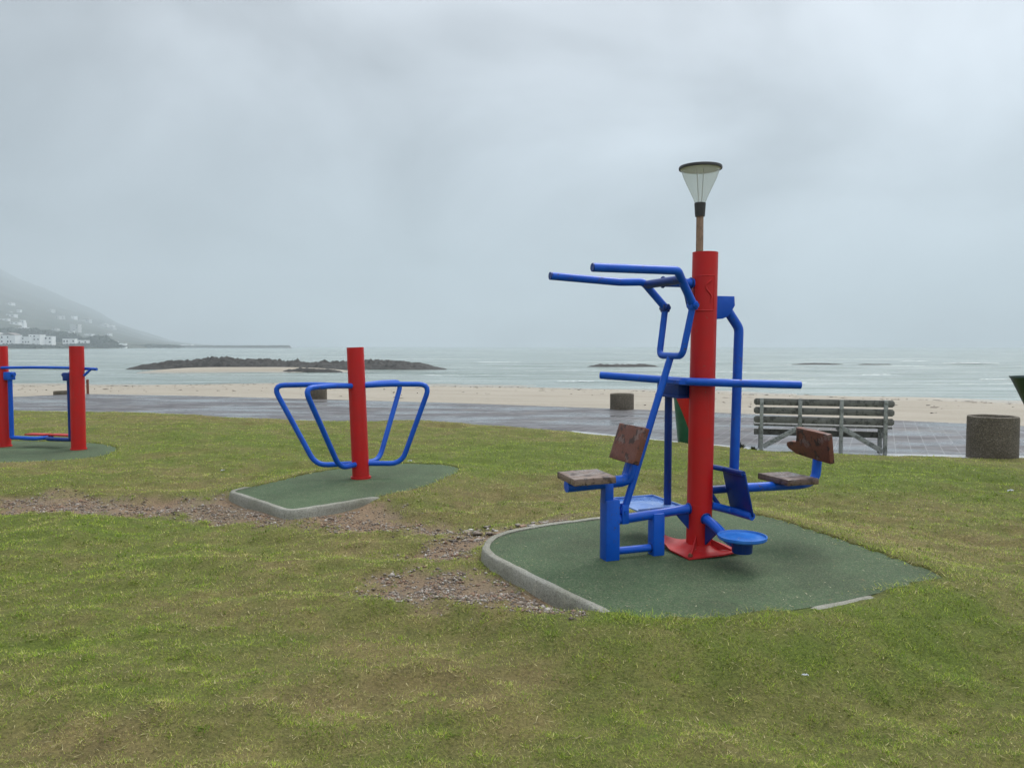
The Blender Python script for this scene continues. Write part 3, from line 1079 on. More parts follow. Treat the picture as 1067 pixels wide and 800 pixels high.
house('large white seafront house with two rows of dark windows under a pitched roof', 12, 357, 905, 18, 10, 12, storeys=2, nwin=5, gable=True)
house('long low white seafront house between two taller white ones', 26, 357.5, 915, 20, 8, 12, nwin=6)
house('white house with a small tower, on the rise above the seafront row', 24, 346, 985, 12, 6, 10, nwin=3, tower=(4, 6))
house('square white block of flats right of the long low seafront house', 39, 357, 920, 13, 11, 12, storeys=3, nwin=3)
house('white house at the right end of the seafront row', 50, 357, 930, 13, 9, 11, nwin=3)
house('white house with a dark pitched roof at the left edge of the photo', -6, 357, 900, 16, 11, 12, gable=True, nwin=4)
house('long pale terrace stepping down behind the seafront houses', 62, 352.5, 985, 26, 4, 10, pale=True, storeys=1, nwin=7)
house('low white house right behind the second red post', 73, 358, 980, 14, 6, 10, storeys=1, nwin=4)
house('small white cottage at the foot of the dark wood', 86, 358.2, 1000, 15, 4.5, 9, storeys=1, nwin=4)
house('pale hazy block of flats above the dark wood', 79, 345, 1250, 13, 11, 12, pale=True, storeys=3, nwin=3)
house('white gabled house alone past the right end of the wood', 119, 360, 1080, 9, 6, 9, gable=True, storeys=1, nwin=2)
house('low white shed beside the gabled house past the wood', 127, 360.4, 1090, 12, 4, 8, storeys=1, nwin=3)
house('white harbour building on the point near the breakwater', 195, 359.8, 1560, 22, 7, 14, nwin=4)
for i in range(34):
    if i < 22:
        px, py = rnd.uniform(-60, 76), rnd.uniform(316, 343)
        py += max(px, 0) * .10
    else:
        px, py = rnd.uniform(60, 128), rnd.uniform(326, 350)
        py = max(py, 318 + (px - 20) * .25)
    house('small pale house half lost in haze high on the hillside', px, py, 1400.0, rnd.uniform(6, 17), rnd.uniform(2.5, 5), 9, gable=rnd.random() < .3, pale=rnd.random() < .5,
          storeys=1, nwin=2, group='hazy houses on the hillside')


# far-off woods: a mass of leaf clumps
q = Mat('far_foliage')
M_FAR = q.out(q.mix(q.noise(q.pos(), .5, 4), (.040, .052, .036), (.075, .088, .060)), .9)


def wood_mass(px0, px1, py, hpx, d, n, depth=30):
    c0, c1 = at(px0, py, d), at(px1, py, d)
    u = rng.random(n)
    x = c0.x + (c1.x - c0.x) * u
    y = d + rng.uniform(-.5, .5, n) * depth
    top = hpx * d / FPX * np.sin(np.pi * np.clip(u * .92 + .04, 0, 1)) ** .6 * (.7 + .6 * vnoise(x * .14, y * .1, 14))
    z = hill_height(np.full(n, (px0 + px1) / 2), y) + rng.random(n) ** .6 * top
    s = rng.uniform(.5, 1.4, n)
    nrm = rng.normal(size=(n, 3))
    nrm /= np.linalg.norm(nrm, axis=1)[:, None]
    t1 = np.cross(nrm, rng.normal(size=(n, 3)))
    t1 /= np.linalg.norm(t1, axis=1)[:, None]
    t2 = np.cross(nrm, t1)
    c = np.stack([x, y, z], -1)
    v = np.stack([c + t1 * s[:, None], c + t2 * s[:, None], c - t1 * s[:, None], c - t2 * s[:, None]], 1).reshape(-1, 3)
    return v


v = np.concatenate([wood_mass(84, 118, 358, 9.5, 1020, 5000), wood_mass(52, 82, 352, 9, 1060, 3000), wood_mass(-30, 60, 345, 6, 1120, 5000),
                    wood_mass(30, 130, 360.5, 3, 965, 3000, 14), wood_mass(-40, 70, 359.5, 3, 885, 2500, 10), wood_mass(118, 190, 361, 3, 1250, 2500)])
struct(np_mesh('woodland', v, np.arange(len(v)).reshape(-1, 4), M_FAR), 'stuff', 'dark woodland and scrub between the houses across the bay', 'woodland')

# ---- haze
q = Mat('haze')
for n_ in list(q.n):
    if n_.type == 'BSDF_PRINCIPLED':
        q.n.remove(n_)
pv = q.n.new('ShaderNodeVolumePrincipled')
pv.inputs['Color'].default_value = (.69, .765, .81, 1)
pv.inputs['Density'].default_value = .00044
pv.inputs['Anisotropy'].default_value = 0.0
q.l.new(pv.outputs[0], q.n['Material Output'].inputs['Volume'])
bm = bmesh.new()
add_box(bm, (12000, 4950, 466), (0, 2275, 223))
hz_ = obj('haze', bm, q.m, None, 0)
struct(hz_, 'stuff', 'pale sea mist filling the air over the bay', 'haze')
hz_.visible_shadow = True


# ------------------------------------------------------------------ rubber pads
def pad(label, poly, z, kerb=None, group='green rubber pads under the exercise machines', bottom=-.2, kw=.050, joints=()):
    cx, cy = sum(p_[0] for p_ in poly) / len(poly), sum(p_[1] for p_ in poly) / len(poly)
    t_ = thing('rubber_pad', label, 'rubber pad', (cx, cy, z - .1), 0, group)
    bm = bmesh.new()
    n_ = len(poly)
    top = [bm.verts.new((p_[0] - cx, p_[1] - cy, .1)) for p_ in poly]
    bot = [bm.verts.new((p_[0] - cx, p_[1] - cy, .1 - .06)) for p_ in poly]
    f_ = bm.faces.new(top)
    for i in range(n_):
        bm.faces.new((top[i], bot[i], bot[(i + 1) % n_], top[(i + 1) % n_]))
    bmesh.ops.triangulate(bm, faces=[f_])
    obj('surface', bm, M_RUBBER, t_, 0)
    if kerb:
        P = [Vector(p_) for p_ in poly]
        # resample so the worn top can wobble
        Q = []
        for i in range(n_):
            a_, b_ = P[i], P[(i + 1) % n_]
            k = max(1, int((b_ - a_).length / .02))
            Q += [a_.lerp(b_, j / k) for j in range(k)]
        area = sum(P[i].x * P[(i + 1) % n_].y - P[(i + 1) % n_].x * P[i].y for i in range(n_))
        sgn = 1 if area > 0 else -1
        rings = []
        bm = bmesh.new()
        m_ = len(Q)
        for i, p_ in enumerate(Q):
            tn = (Q[(i + 2) % m_] - Q[i - 2]).normalized()
            out = Vector((tn.y, -tn.x)) * sgn
            w_ = kw * (1 + .10 * (float(vnoise(p_.x * 7, p_.y * 7, 9)) - .5))
            kq = kerb(p_)
            jn = max([math.exp(-((p_ - Vector(j_)).length / .014) ** 2) for j_ in joints] + [0])
            dz = .010 * (float(fbm(p_.x * 6, p_.y * 6, 21, 3)) - .5) - .045 * (1 - kq) - .016 * jn
            w_ -= .018 * jn
            ch = .016 * max(0, float(fbm(p_.x * 11, p_.y * 11, 27, 3)) - .55) * 2.2
            prof = [(-.004, -.03), (-.004, .008 + dz), (.004, .012 + dz), (w_ - .009 - ch, .011 + dz), (w_ - .001 - ch * .6, .004 + dz - ch), (w_ + .006, -.04), (w_ + .016, bottom)]
            rings.append([bm.verts.new((p_.x + out.x * a_ - cx, p_.y + out.y * a_ - cy, .1 + b_)) for a_, b_ in prof])
        for i in range(m_):
            r0, r1 = rings[i], rings[(i + 1) % m_]
            if not (kerb(Q[i]) > .01 and kerb(Q[(i + 1) % m_]) > .01):
                continue
            for j in range(6):
                bm.faces.new((r0[j], r1[j], r1[j + 1], r0[j + 1]))
        for v_ in [v_ for v_ in bm.verts if not v_.link_faces]:
            bm.verts.remove(v_)
        obj('kerb', bm, M_KERB, t_, 50)
    return t_


def kerb_big(p):
    # stands proud along the worn side; on the right one short length shows through the turf
    o_ = max(math.exp(-((p.x - cx) ** 2 + (p.y - cy) ** 2) / r ** 2) for (cx, cy), r in KERB_OPEN)
    a, b = on(835, 635, PAD_Z), on(915, 619, PAD_Z)
    k_ = float(sstep(.01, .10, o_))
    if p.y < 5:
        k_ = max(k_, .78 * float(sstep(a.x - .05, a.x + .1, p.x) * sstep(b.x + .1, b.x - .1, p.x)))
    return k_


def kerb_small(p):
    return float(sstep(.30, .05, (p.y - 7.4) * .8 + (p.x + 1.6) * .30))


pad('large green rubber pad with worn concrete kerb under the tall exercise station', PAD1, PAD_Z, kerb_big)
pad('green rubber pad edged with pale concrete under the blue hoop frame', PAD2, PAD2_Z, kerb_small, joints=[on(304, 532.5, PAD2_Z)[:2]])
pad('flush green rubber pad under the two red posts at the left', PAD3, PAD3_Z)

# ------------------------------------------------------------------ the tall four-way exercise station
BX, BY = 1.333, 5.43
ux, uy = -.943, -.333
st = thing('exercise_station', 'tall red post with blue lat pull bars, two wooden seats and a foot disc', 'exercise machine', (BX, BY, PAD_Z), math.atan2(uy, ux))


def L(u, v, z):
    return Vector((u, v, z - PAD_Z))


def tube(name, pts, r, mat=M_BLUE, parent=None, rad=0.0, seg=16, cap_lip=False):
    bm = bmesh.new()
    P = [L(*p_) for p_ in pts]
    add_tube(bm, P, r, seg, rad)
    if cap_lip:
        for a_, b_ in ((P[0], P[1]), (P[-1], P[-2])):
            dv = (a_ - b_).normalized()
            add_tube(bm, [a_ - dv * .012, a_ + dv * .004], r * 1.12, seg)
    return obj(name, bm, mat, parent or st)


# post, leaning a hair to the right
lean = Vector((.023 * ux, .023 * -ux * -.35, 0))
bm = bmesh.new()
add_tube(bm, [L(0, 0, .11), L(-.0217, .0077, 2.208)], .0885, 40)
add_tube(bm, [L(-.0005, .0002, .425), L(-.0006, .0002, .432)], .0897, 40)
post = obj('post', bm, M_RED, st)
# half worn off sign plate, painted over, with a raised S-shaped stroke
bm = bmesh.new()
ang0 = math.atan2(-.86, .0) - math.atan2(uy, ux)      # towards the camera, a touch to the right


def post_pt(a_, z, r=.0885):
    k_ = (z - .11) / 2.115
    return L(-.0217 * k_ + math.cos(a_) * r, .0077 * k_ + math.sin(a_) * r, z)


a0, a1, z0, z1 = ang0 - .95, ang0 + .55, 1.80, 2.04
gridv = [[bm.verts.new(post_pt(a0 + (a1 - a0) * i / 10, z0 + (z1 - z0) * j / 3, .0915)) for j in range(4)] for i in range(11)]
for i in range(10):
    for j in range(3):
        bm.faces.new((gridv[i][j], gridv[i + 1][j], gridv[i + 1][j + 1], gridv[i][j + 1]))
plate = obj('sign_plate', bm, M_RED, post)
bm = bmesh.new()
spts = []
for k in range(25):
    t_ = k / 24
    spts.append(post_pt(ang0 + .12 + .30 * math.sin(t_ * 2 * math.pi + .5) * (.6 + .4 * t_), 1.86 + .15 * t_, .0925))
add_tube(bm, spts, .007, 8)
for za_, zb_, aa, ab in ((z0, z0, a0, a1), (z1, z1, a0, a1), (z0, z1, a0, a0), (z0, z1, a1, a1)):
    add_tube(bm, [post_pt(aa + (ab - aa) * k / 8, za_ + (zb_ - za_) * k / 8, .0915) for k in range(9)], .0035, 6)
obj('raised_mark', bm, M_RED, post)

# base plate with curled corners and a front rib
bm = bmesh.new()
N = 18
gv = {}
for i in range(N + 1):
    for j in range(N + 1):
        u, v = -.23 + .46 * i / N, -.23 + .46 * j / N
        rr = math.hypot(u, v)
        z = .116 + .045 * math.exp(-((rr - .07) / .055) ** 2) * (1 if rr > .07 else 1)
        z += .095 * max(0, (u - v - .22) / .24) ** 1.5 * (1 if u > 0 and v < 0 else 0)
        z += .030 * max(0, (-u + v - .28) / .2) ** 1.5 * (1 if u < 0 and v > 0 else 0)
        z += .006 * math.sin(9 * u + 5) * math.cos(11 * v)
        gv[i, j] = bm.verts.new(L(u * (1 - .06 * abs(v) / .23), v * (1 - .06 * abs(u) / .23), z))
for i in range(N):
    for j in range(N):
        bm.faces.new((gv[i, j], gv[i + 1, j], gv[i + 1, j + 1], gv[i, j + 1]))
ext = bmesh.ops.extrude_face_region(bm, geom=list(bm.faces))
for e_ in ext['geom']:
    if isinstance(e_, bmesh.types.BMVert):
        e_.co.z -= .010
base = obj('base_plate', bm, M_RED_BARE, st)
for k, (du, dv) in enumerate(((.7, .7), (-.72, .7))):
    bm = bmesh.new()
    m = Matrix.Translation(L(0, 0, .12)) @ Matrix.Rotation(math.atan2(dv, du), 4, 'Z') @ Matrix.Rotation(R(90), 4, 'X')
    add_prism(bm, [(.08, .0), (.25, .0), (.085, .10 - .03 * k)], .008, m)
    obj('rib', bm, M_RED_BARE, base)

# bolts through the plate and weld beads where tubes meet the post
for bu, bv in ((.19, .19), (-.19, .19), (.19, -.17), (-.19, -.19)):
    bm = bmesh.new()
    zb = .122 + (.02 if bv < 0 < bu else 0)
    add_lathe(bm, [(0, 0), (.019, 0), (.019, .004), (.012, .004), (.012, .016), (0, .016)], 6, L(bu, bv, zb))
    obj('bolt', bm, M_RUST, base)


def weld(u, v, z, r, axis):
    bm = bmesh.new()
    c0, ax = L(u, v, z), Vector(axis).normalized()
    e1 = ax.orthogonal().normalized()
    e2 = ax.cross(e1)
    n_ = 26
    add_tube(bm, [c0 + (e1 * math.cos(2 * math.pi * k / n_) + e2 * math.sin(2 * math.pi * k / n_)) * (r + .002 * (k % 2)) for k in range(n_ + 1)], .0065, 7)
    obj('weld_bead', bm, M_BLUE_DARK, st)


weld(.088, 0, 1.992, .033, (1, 0, 0))
weld(.087, 0, .404, .034, (1, 0, 0))
weld(0, .088, .342, .036, (0, 1, -.2))
weld(.652, 0, .364, .034, (1, 0, 0))
weld(.652, 0, .150, .027, (1, 0, 0))
weld(.39, 0, .150, .027, (1, 0, 0))
weld(.31, 0, 1.992, .034, (1, 0, 0))
weld(-.088, 0, .525, .031, (1, 0, 0))

# overhead pull levers
tube('support_arm', [(.07, 0, 1.992), (.31, 0, 1.992)], .032)
bm = bmesh.new()
m = Matrix.Translation(L(.085, 0, 1.97)) @ Matrix.Rotation(R(90), 4, 'X')
add_prism(bm, [(0, 0), (.07, 0), (.03, -.15), (0, -.16)], .012, m)
obj('gusset_plate', bm, M_BLUE_DARK, st)
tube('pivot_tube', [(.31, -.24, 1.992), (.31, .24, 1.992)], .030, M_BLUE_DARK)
tube('pull_bar', [(.97, .27, 2.045), (.36, .27, 2.045), (.30, .225, 1.985), (.185, .18, 1.835)], .0285, M_BLUE, None, .025, 16, False)
tube('pull_bar', [(1.035, -.27, 2.036), (.50, -.27, 2.008), (.33, -.24, 2.012), (.19, -.18, 1.835)], .0275, M_BLUE, None, .03, 16, False)
for sg in (1, -1):
    e_ = (.97, .27, 2.045) if sg > 0 else (1.035, -.27, 2.036)
    tube('end_cap', [(e_[0] - .01, e_[1], e_[2]), (e_[0] + .006, e_[1], e_[2])], .0275, M_BLUE_DARK)
    bm = bmesh.new()
    add_box(bm, (.055, .05, .06), L(.185, .18 * sg, 1.825), None, .008)
    add_tube(bm, [L(.185, .18 * sg - .05, 1.825), L(.185, .18 * sg + .05, 1.825)], .019, 12)
    add_tube(bm, [L(.185, .18 * sg - .058, 1.825), L(.185, .18 * sg + .058, 1.825)], .012, 6)
    obj('pivot_joint', bm, M_BLUE_DARK if sg < 0 else M_BLUE, st)
tube('link_loop', [(.185, .178, 1.82), (.245, .15, 1.485), (.245, -.15, 1.485), (.185, -.178, 1.82)], .023, M_BLUE, None, .05)
tube('link_rod', [(.245, 0, 1.475), (.605, 0, .40)], .0245)
# seat the levers lift
bm = bmesh.new()
for s_ in (1, -1):
    add_box(bm, (.05, .012, .13), L(.605, .034 * s_, .405), None, .003)
add_tube(bm, [L(.605, -.05, .425), L(.605, .05, .425)], .012, 10)
obj('rod_bracket', bm, M_BLUE, st)
tube('lower_beam', [(.06, 0, .405), (.68, 0, .362)], .033)
tube('tie_bar', [(.36, 0, .150), (.68, 0, .150)], .026)
bm = bmesh.new()
add_box(bm, (.105, .105, .42), L(.705, 0, .305), None, .010)
add_box(bm, (.064, .08, .15), L(.728, 0, .56), None, .008)
obj('seat_column', bm, M_BLUE, st)
bm = bmesh.new()
add_box(bm, (.088, .088, .30), L(.345, 0, .245), None, .009)
obj('support_leg', bm, M_BLUE, st)
bm = bmesh.new()
m = Matrix.Translation(L(.085, 0, .385)) @ Matrix.Rotation(R(90), 4, 'X')
add_prism(bm, [(0, 0), (.12, 0), (0, -.13)], .012, m)
obj('gusset_plate', bm, M_BLUE_DARK, st)
bm = bmesh.new()
add_tube(bm, [L(1.03, 0, .618), L(.60, 0, .632), L(.555, 0, .66), L(.53, 0, .80)], .040, 18, .05)
obj('seat_tube', bm, M_BLUE, st)
bm = bmesh.new()
add_box(bm, (.012, .115, .20), L(.557, 0, .745), Matrix.Rotation(R(-18), 3, 'Y'), .003)
obj('back_bracket', bm, M_BLUE, st)


def board(name, mat, size, loc, tilt=0.0, yaw=0.0, bevel=.006):
    bm = bmesh.new()
    add_box(bm, size, (0, 0, 0), None, bevel)
    bmesh.ops.subdivide_edges(bm, edges=[e for e in bm.edges if e.calc_length() > .1], cuts=6, use_grid_fill=True)
    for v in bm.verts:
        v.co += Vector((0, 0, .004 * (float(vnoise(v.co.x * 30 + 7, v.co.y * 30, 3)) - .5)))
    rot = Matrix.Rotation(yaw, 4, 'Z') @ Matrix.Rotation(tilt, 4, 'Y')
    for v in bm.verts:
        v.co = rot @ v.co
    o = obj(name, bm, mat, st)
    o.location = L(*loc)
    return o


board('seat', M_SEAT, (.295, .33, .046), (.885, 0, .672), R(1.5), R(-3))
b1 = board('backrest', M_BOARD, (.045, .34, .255), (.565, 0, .885), R(-19), R(2))
b1['label'] = 'whole brown backrest board'

# hanging seat of the leg press
bm = bmesh.new()
m = Matrix.Translation(L(0, 0, 0)) @ Matrix.Rotation(R(90), 4, 'X')
add_prism(bm, [(-.08, 1.905), (-.245, 1.905), (-.25, 1.84), (-.20, 1.765), (-.15, 1.745), (-.08, 1.74)], .085, Matrix.Translation((0, 0, -PAD_Z)) @ Matrix.Rotation(R(90), 4, 'X'), .004)
obj('pivot_plate', bm, M_BLUE, st)
tube('swing_tube', [(-.19, 0, 1.84), (-.315, 0, 1.68), (-.288, 0, .52)], .034, M_BLUE, None, .03)
tube('pivot_stub', [(-.08, 0, .525), (-.30, 0, .525)], .030, M_BLUE_DARK)
bm = bmesh.new()
add_tube(bm, [L(-.26, 0, .525), L(-.90, 0, .515), L(-1.02, 0, .545), L(-1.035, 0, .72)], .034, 16, .10)
obj('seat_tube', bm, M_BLUE, st)
bm = bmesh.new()
add_lathe(bm, [(.0, -.04), (.043, -.04), (.043, .04), (.0, .04)], 16)
bmesh.ops.rotate(bm, verts=bm.verts, matrix=Matrix.Rotation(R(90), 3, 'Y'))
bmesh.ops.translate(bm, verts=bm.verts, vec=L(-.29, 0, .525))
obj('tube_joint', bm, M_BLUE_DARK, st)
board('seat', M_SEAT_DARK, (.285, .33, .046), (-.765, 0, .568), R(-1.0), R(2))
bm = bmesh.new()
outl = [(.175, -.115), (.185, .105), (.04, .115), (-.10, .122), (-.168, .125), (-.172, .06), (-.185, .004), (-.26, .006), (-.30, -.006), (-.312, -.03), (-.29, -.055), (-.24, -.065), (-.20, -.088), (-.05, -.098)]
mm = Matrix(((0, 0, 1, 0), (1, 0, 0, 0), (0, 1, 0, 0), (0, 0, 0, 1)))
add_prism(bm, outl, .042, mm, .005)
b2 = obj('backrest', bm, M_BOARD, st)
b2.rotation_euler = (0, R(9), R(-2))
b2.location = L(-1.005, 0, .805)
b2['label'] = 'broken reddish backrest board with a splintered tongue'

# foot plate and its frame rods
bm = bmesh.new()
add_box(bm, (.012, .26, .31), (0, 0, 0), None, .003)
fp = obj('foot_plate', bm, M_BLUE_DARK, st)  # back side faces the camera, its shade given as darker blue
fp.location = L(-.207, .165, .53)
fp.rotation_euler = (0, R(14), 0)
tube('frame_rod', [(-.07, .05, .70), (-.155, .06, .682), (-.165, .28, .682)], .019, M_BLUE_DARK, None, .03)
tube('frame_rod', [(-.07, .05, .425), (-.21, .07, .385), (-.243, .28, .380)], .028, M_BLUE, None, .04)
tube('frame_rod', [(-.08, .03, .50), (-.15, .05, .40)], .016, M_BLUE_DARK)

# twisting disc
tube('disc_arm', [(0, .07, .345), (0, .20, .315), (0, .33, .262), (0, .50, .245)], .034, M_BLUE, None, .06)
bm = bmesh.new()
m = Matrix.Translation(L(0, .08, .30)) @ Matrix.Rotation(R(90), 4, 'Z') @ Matrix.Rotation(R(90), 4, 'X')
add_prism(bm, [(0, 0), (.14, -.03), (.0, -.15)], .014, m)
obj('gusset_plate', bm, M_BLUE_DARK, st)
bm = bmesh.new()
add_lathe(bm, [(0, .205), (.062, .205), (.066, .212), (.066, .27), (.05, .285), (0, .285)], 28, L(-.01, .49, 0))
obj('hub', bm, M_BLUE_DARK, st)
bm = bmesh.new()
add_lathe(bm, [(0, .286), (.12, .287), (.152, .294), (.158, .302), (.158, .318), (.151, .319), (.147, .306), (.13, .301), (.0, .300)], 48, L(-.01, .49, 0))
obj('foot_disc', bm, M_BLUE_WET, st)

# handlebar, pendulum housing, hanging tray
tube('handlebar', [(.524, -.525, 1.335), (.165, -.125, 1.308), (.185, .09, 1.310), (-.09, .225, 1.300), (-.574, .345, 1.285)], .0275, M_BLUE, None, .03)
bm = bmesh.new()
m = Matrix.Translation(L(0, 0, 1.305)) 
add_prism(bm, [(.05, -.09), (.20, -.16), (.235, .10), (.09, .13), (-.05, .19), (-.06, .06)], .03, m, .004)
obj('bar_clamp', bm, M_BLUE, st)
bm = bmesh.new()
add_box(bm, (.165, .30, .115), L(.05, -.225, 1.252), None, .006)
add_box(bm, (.185, .32, .018), L(.05, -.225, 1.190), None, .003)
obj('pivot_housing', bm, M_BLUE_DARK, st)
tube('hanger_tube', [(.035, -.37, 1.19), (.035, -.37, .36)], .0285, M_BLUE_DARK)
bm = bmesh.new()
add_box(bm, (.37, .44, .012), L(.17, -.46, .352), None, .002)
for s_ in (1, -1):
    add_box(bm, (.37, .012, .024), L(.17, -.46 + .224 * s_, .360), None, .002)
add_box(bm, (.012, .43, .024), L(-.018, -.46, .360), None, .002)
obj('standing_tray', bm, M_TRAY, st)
tube('tray_rail', [(.0, -.235, .335), (.0, -.68, .335)], .022, M_BLUE_DARK)

# ------------------------------------------------------------------ hoop frame (four blue trapezoid hoops on a red post)
hx, hy = -1.69, 8.54
hf = thing('hoop_frame', 'red post carrying four blue bent tube hoops on a small rubber pad', 'exercise machine', (hx, hy, PAD2_Z))
bm = bmesh.new()
add_tube(bm, [Vector((0, 0, .0)), Vector((-.05, 0, 1.46))], .094, 36)
hpst = obj('post', bm, M_RED, hf)
bm = bmesh.new()
add_tube(bm, [Vector((0, 0, .0)), Vector((0, 0, .022))], .112, 36)
obj('foot_flange', bm, M_RED, hpst)
for (wx_, wy_, fr) in ((-.93, -.14, .52), (-.42, -.74, .40), (.36, .72, .42), (.77, .10, .58)):
    bm = bmesh.new()
    dv = Vector((wx_, wy_, 0)).normalized() * .07
    add_tube(bm, [Vector((-.04, 0, 1.035)) + dv, Vector((wx_ * .5 - .04, wy_ * .5, 1.05)), Vector((wx_, wy_, 1.045)), Vector((wx_ * fr, wy_ * fr, .155)), Vector((-.005, 0, .165)) + dv], .029, 14, .13)
    obj('hoop', bm, M_BLUE, hf)

# ------------------------------------------------------------------ air walker between two red posts at the left
wa, wb = on(4, 465, PAD3_Z), on(82, 468, PAD3_Z)
wk = thing('air_walker', 'two short red posts with a blue swinging foot frame hung between them', 'exercise machine', (wa.x, wa.y, PAD3_Z), math.atan2(wb.y - wa.y, wb.x - wa.x))
wl_ = (wb - wa).length
for x_ in (0, wl_):
    bm = bmesh.new()
    add_tube(bm, [Vector((x_, 0, 0)), Vector((x_ + (.012 if x_ else -.01), 0, 1.525))], .099, 36)
    add_tube(bm, [Vector((x_, 0, 0)), Vector((x_, 0, .02))], .112, 36)
    obj('post', bm, M_RED, wk)


def wtube(name, pts, r, mat=M_BLUE, rad=0.0):
    bm = bmesh.new()
    add_tube(bm, [Vector(p_) for p_ in pts], r, 12, rad)
    return obj(name, bm, mat, wk)


x0, x1 = .155, wl_ - .155
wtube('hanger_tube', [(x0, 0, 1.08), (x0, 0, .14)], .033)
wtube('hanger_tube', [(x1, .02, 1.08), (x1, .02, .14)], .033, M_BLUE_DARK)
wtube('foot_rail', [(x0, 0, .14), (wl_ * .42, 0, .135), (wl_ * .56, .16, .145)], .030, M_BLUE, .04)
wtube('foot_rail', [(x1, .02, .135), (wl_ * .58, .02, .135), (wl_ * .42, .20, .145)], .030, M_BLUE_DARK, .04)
for x_, y_ in ((wl_ * .36, .15), (wl_ * .66, .17)):
    bm = bmesh.new()
    add_box(bm, (.36, .16, .022), (x_, y_, .182), None, .004)
    obj('footboard', bm, M_RED_BARE, wk)
for x_, mt in ((x0 - .01, M_BLUE), (x1 + .01, M_BLUE_DARK)):
    bm = bmesh.new()
    add_box(bm, (.12, .11, .12), (x_, 0, 1.075), None, .01)
    add_tube(bm, [Vector((x_ - .10, 0, 1.10)), Vector((x_ + .10, 0, 1.10))], .028, 12)
    obj('pivot_housing', bm, mt, wk)
wtube('handlebar', [(.06, -.06, 1.20), (.18, .0, 1.20), (wl_ * .35, .10, 1.203), (wl_ - .14, .08, 1.20), (wl_ + .30, .06, 1.185)], .021, M_BLUE, .1)
wtube('handlebar_brace', [(wl_ - .16, .09, 1.19), (wl_ - .19, .02, 1.06)], .018, M_BLUE_DARK)
wtube('handlebar_brace', [(wl_ + .19, .06, 1.18), (wl_ + .11, .02, 1.09)], .018, M_BLUE)

# ------------------------------------------------------------------ lamp
lx, ly = (727.5 - 533.5) / FPX * 10.0, 10.0
lamp = thing('street_lamp', 'slim wooden lamp post with a clear conical head and dark disc cap', 'street lamp', (lx, ly, -.05))
bm = bmesh.new()
add_tube(bm, [Vector((0, 0, -.2)), Vector((0, 0, 3.30))], .052, 24, r_end=.046)
obj('pole', bm, M_POLE, lamp)
bm = bmesh.new()
add_lathe(bm, [(.0, 3.27), (.060, 3.27), (.064, 3.30), (.074, 3.44), (.070, 3.445), (.0, 3.445)], 32)
obj('collar', bm, M_BLACK, lamp)
bm = bmesh.new()
add_lathe(bm, [(.066, 3.44), (.088, 3.50), (.125, 3.58), (.172, 3.68), (.213, 3.77), (.236, 3.84), (.243, 3.876), (.238, 3.876), (.231, 3.84), (.208, 3.77), (.167, 3.68), (.120, 3.58), (.084, 3.50), (.062, 3.442)], 48)
obj('diffuser', bm, M_GLASS, lamp, 60)
bm = bmesh.new()
add_lathe(bm, [(.256, 3.868), (.272, 3.870), (.276, 3.888), (.270, 3.906), (.19, 3.918), (.0, 3.922)], 48)
cap = obj('cap', bm, M_BLACK, lamp)
bm = bmesh.new()
add_lathe(bm, [(.253, 3.869), (.225, 3.874), (.12, 3.885), (.05, 3.88), (.0, 3.88)], 48)
obj('reflector', bm, M_WHITE, cap)
for s_ in (-1, 1):
    bm = bmesh.new()
    add_tube(bm, [Vector((.018 * s_, 0, 3.44)), Vector((.045 * s_, .01, 3.88))], .0055, 8)
    obj('stay_rod', bm, M_WIRE, lamp)

# ------------------------------------------------------------------ bench seen from behind
pa, pb = on(793, 470, PATH_Z), on(922, 474.5, PATH_Z)
bl = (pb - pa).length
bench = thing('park_bench', 'weathered grey slatted bench facing the sea from the edge of the paved walk', 'bench', (pa.x, pa.y, PATH_Z), math.atan2(pb.y - pa.y, pb.x - pa.x))
PS = [0, bl * .318, bl * .652, bl]
for i, x_ in enumerate(PS):
    bm = bmesh.new()
    bot = .0 if i != 1 else .40
    add_box(bm, (.055, .06, .86 - bot), (x_, 0, (.86 + bot) / 2), None, .006)
    obj('post', bm, M_BENCH_FRAME, bench)
    if i in (0, 3):
        bm = bmesh.new()
        add_box(bm, (.06, .06, .40), (x_, .44, .20), None, .006)
        obj('leg', bm, M_BENCH_FRAME, bench)
    bm = bmesh.new()
    add_box(bm, (.05, .40, .06), (x_, .232, .375), None, .006)
    obj('bearer', bm, M_BENCH_FRAME, bench)
for (z0_, h_, y_) in ((.80, .108, .052), (.66, .108, .052), (.515, .108, .052)):
    bm = bmesh.new()
    ro = .028
    x0_, x1_ = -.12, bl + .13
    top = h_ / 2
    outl = [(x0_ + ro, -top), (x1_ - ro, -top), (x1_, -top + ro), (x1_, top - ro), (x1_ - ro, top), (x0_ + ro, top), (x0_, top - ro), (x0_, -top + ro)]
    add_prism(bm, outl, .035, Matrix.Translation((0, y_, z0_)) @ Matrix.Rotation(R(90), 4, 'X'), .004)
    obj('back_slat', bm, M_BENCH, bench)
for k in range(4):
    bm = bmesh.new()
    add_box(bm, (bl + .22, .085, .032), (bl / 2, .10 + k * .105, .422), None, .005)
    obj('seat_slat', bm, M_BENCH, bench)
bm = bmesh.new()
add_box(bm, (bl + .20, .03, .10), (bl / 2, .46, .27), None, .005)
obj('apron', bm, M_BENCH, bench)


def brace(xa, za, xb, zb):
    bm = bmesh.new()
    ln, an = math.hypot(xb - xa, zb - za), math.atan2(zb - za, xb - xa)
    add_box(bm, (ln, .035, .075), ((xa + xb) / 2, -.002, (za + zb) / 2), Matrix.Rotation(-an, 3, 'Y'), .005)
    obj('brace', bm, M_BENCH_FRAME, bench)


brace(.03, .08, PS[1] + .02, .42)
brace(PS[2] - .0, .42, PS[3] - .03, .06)


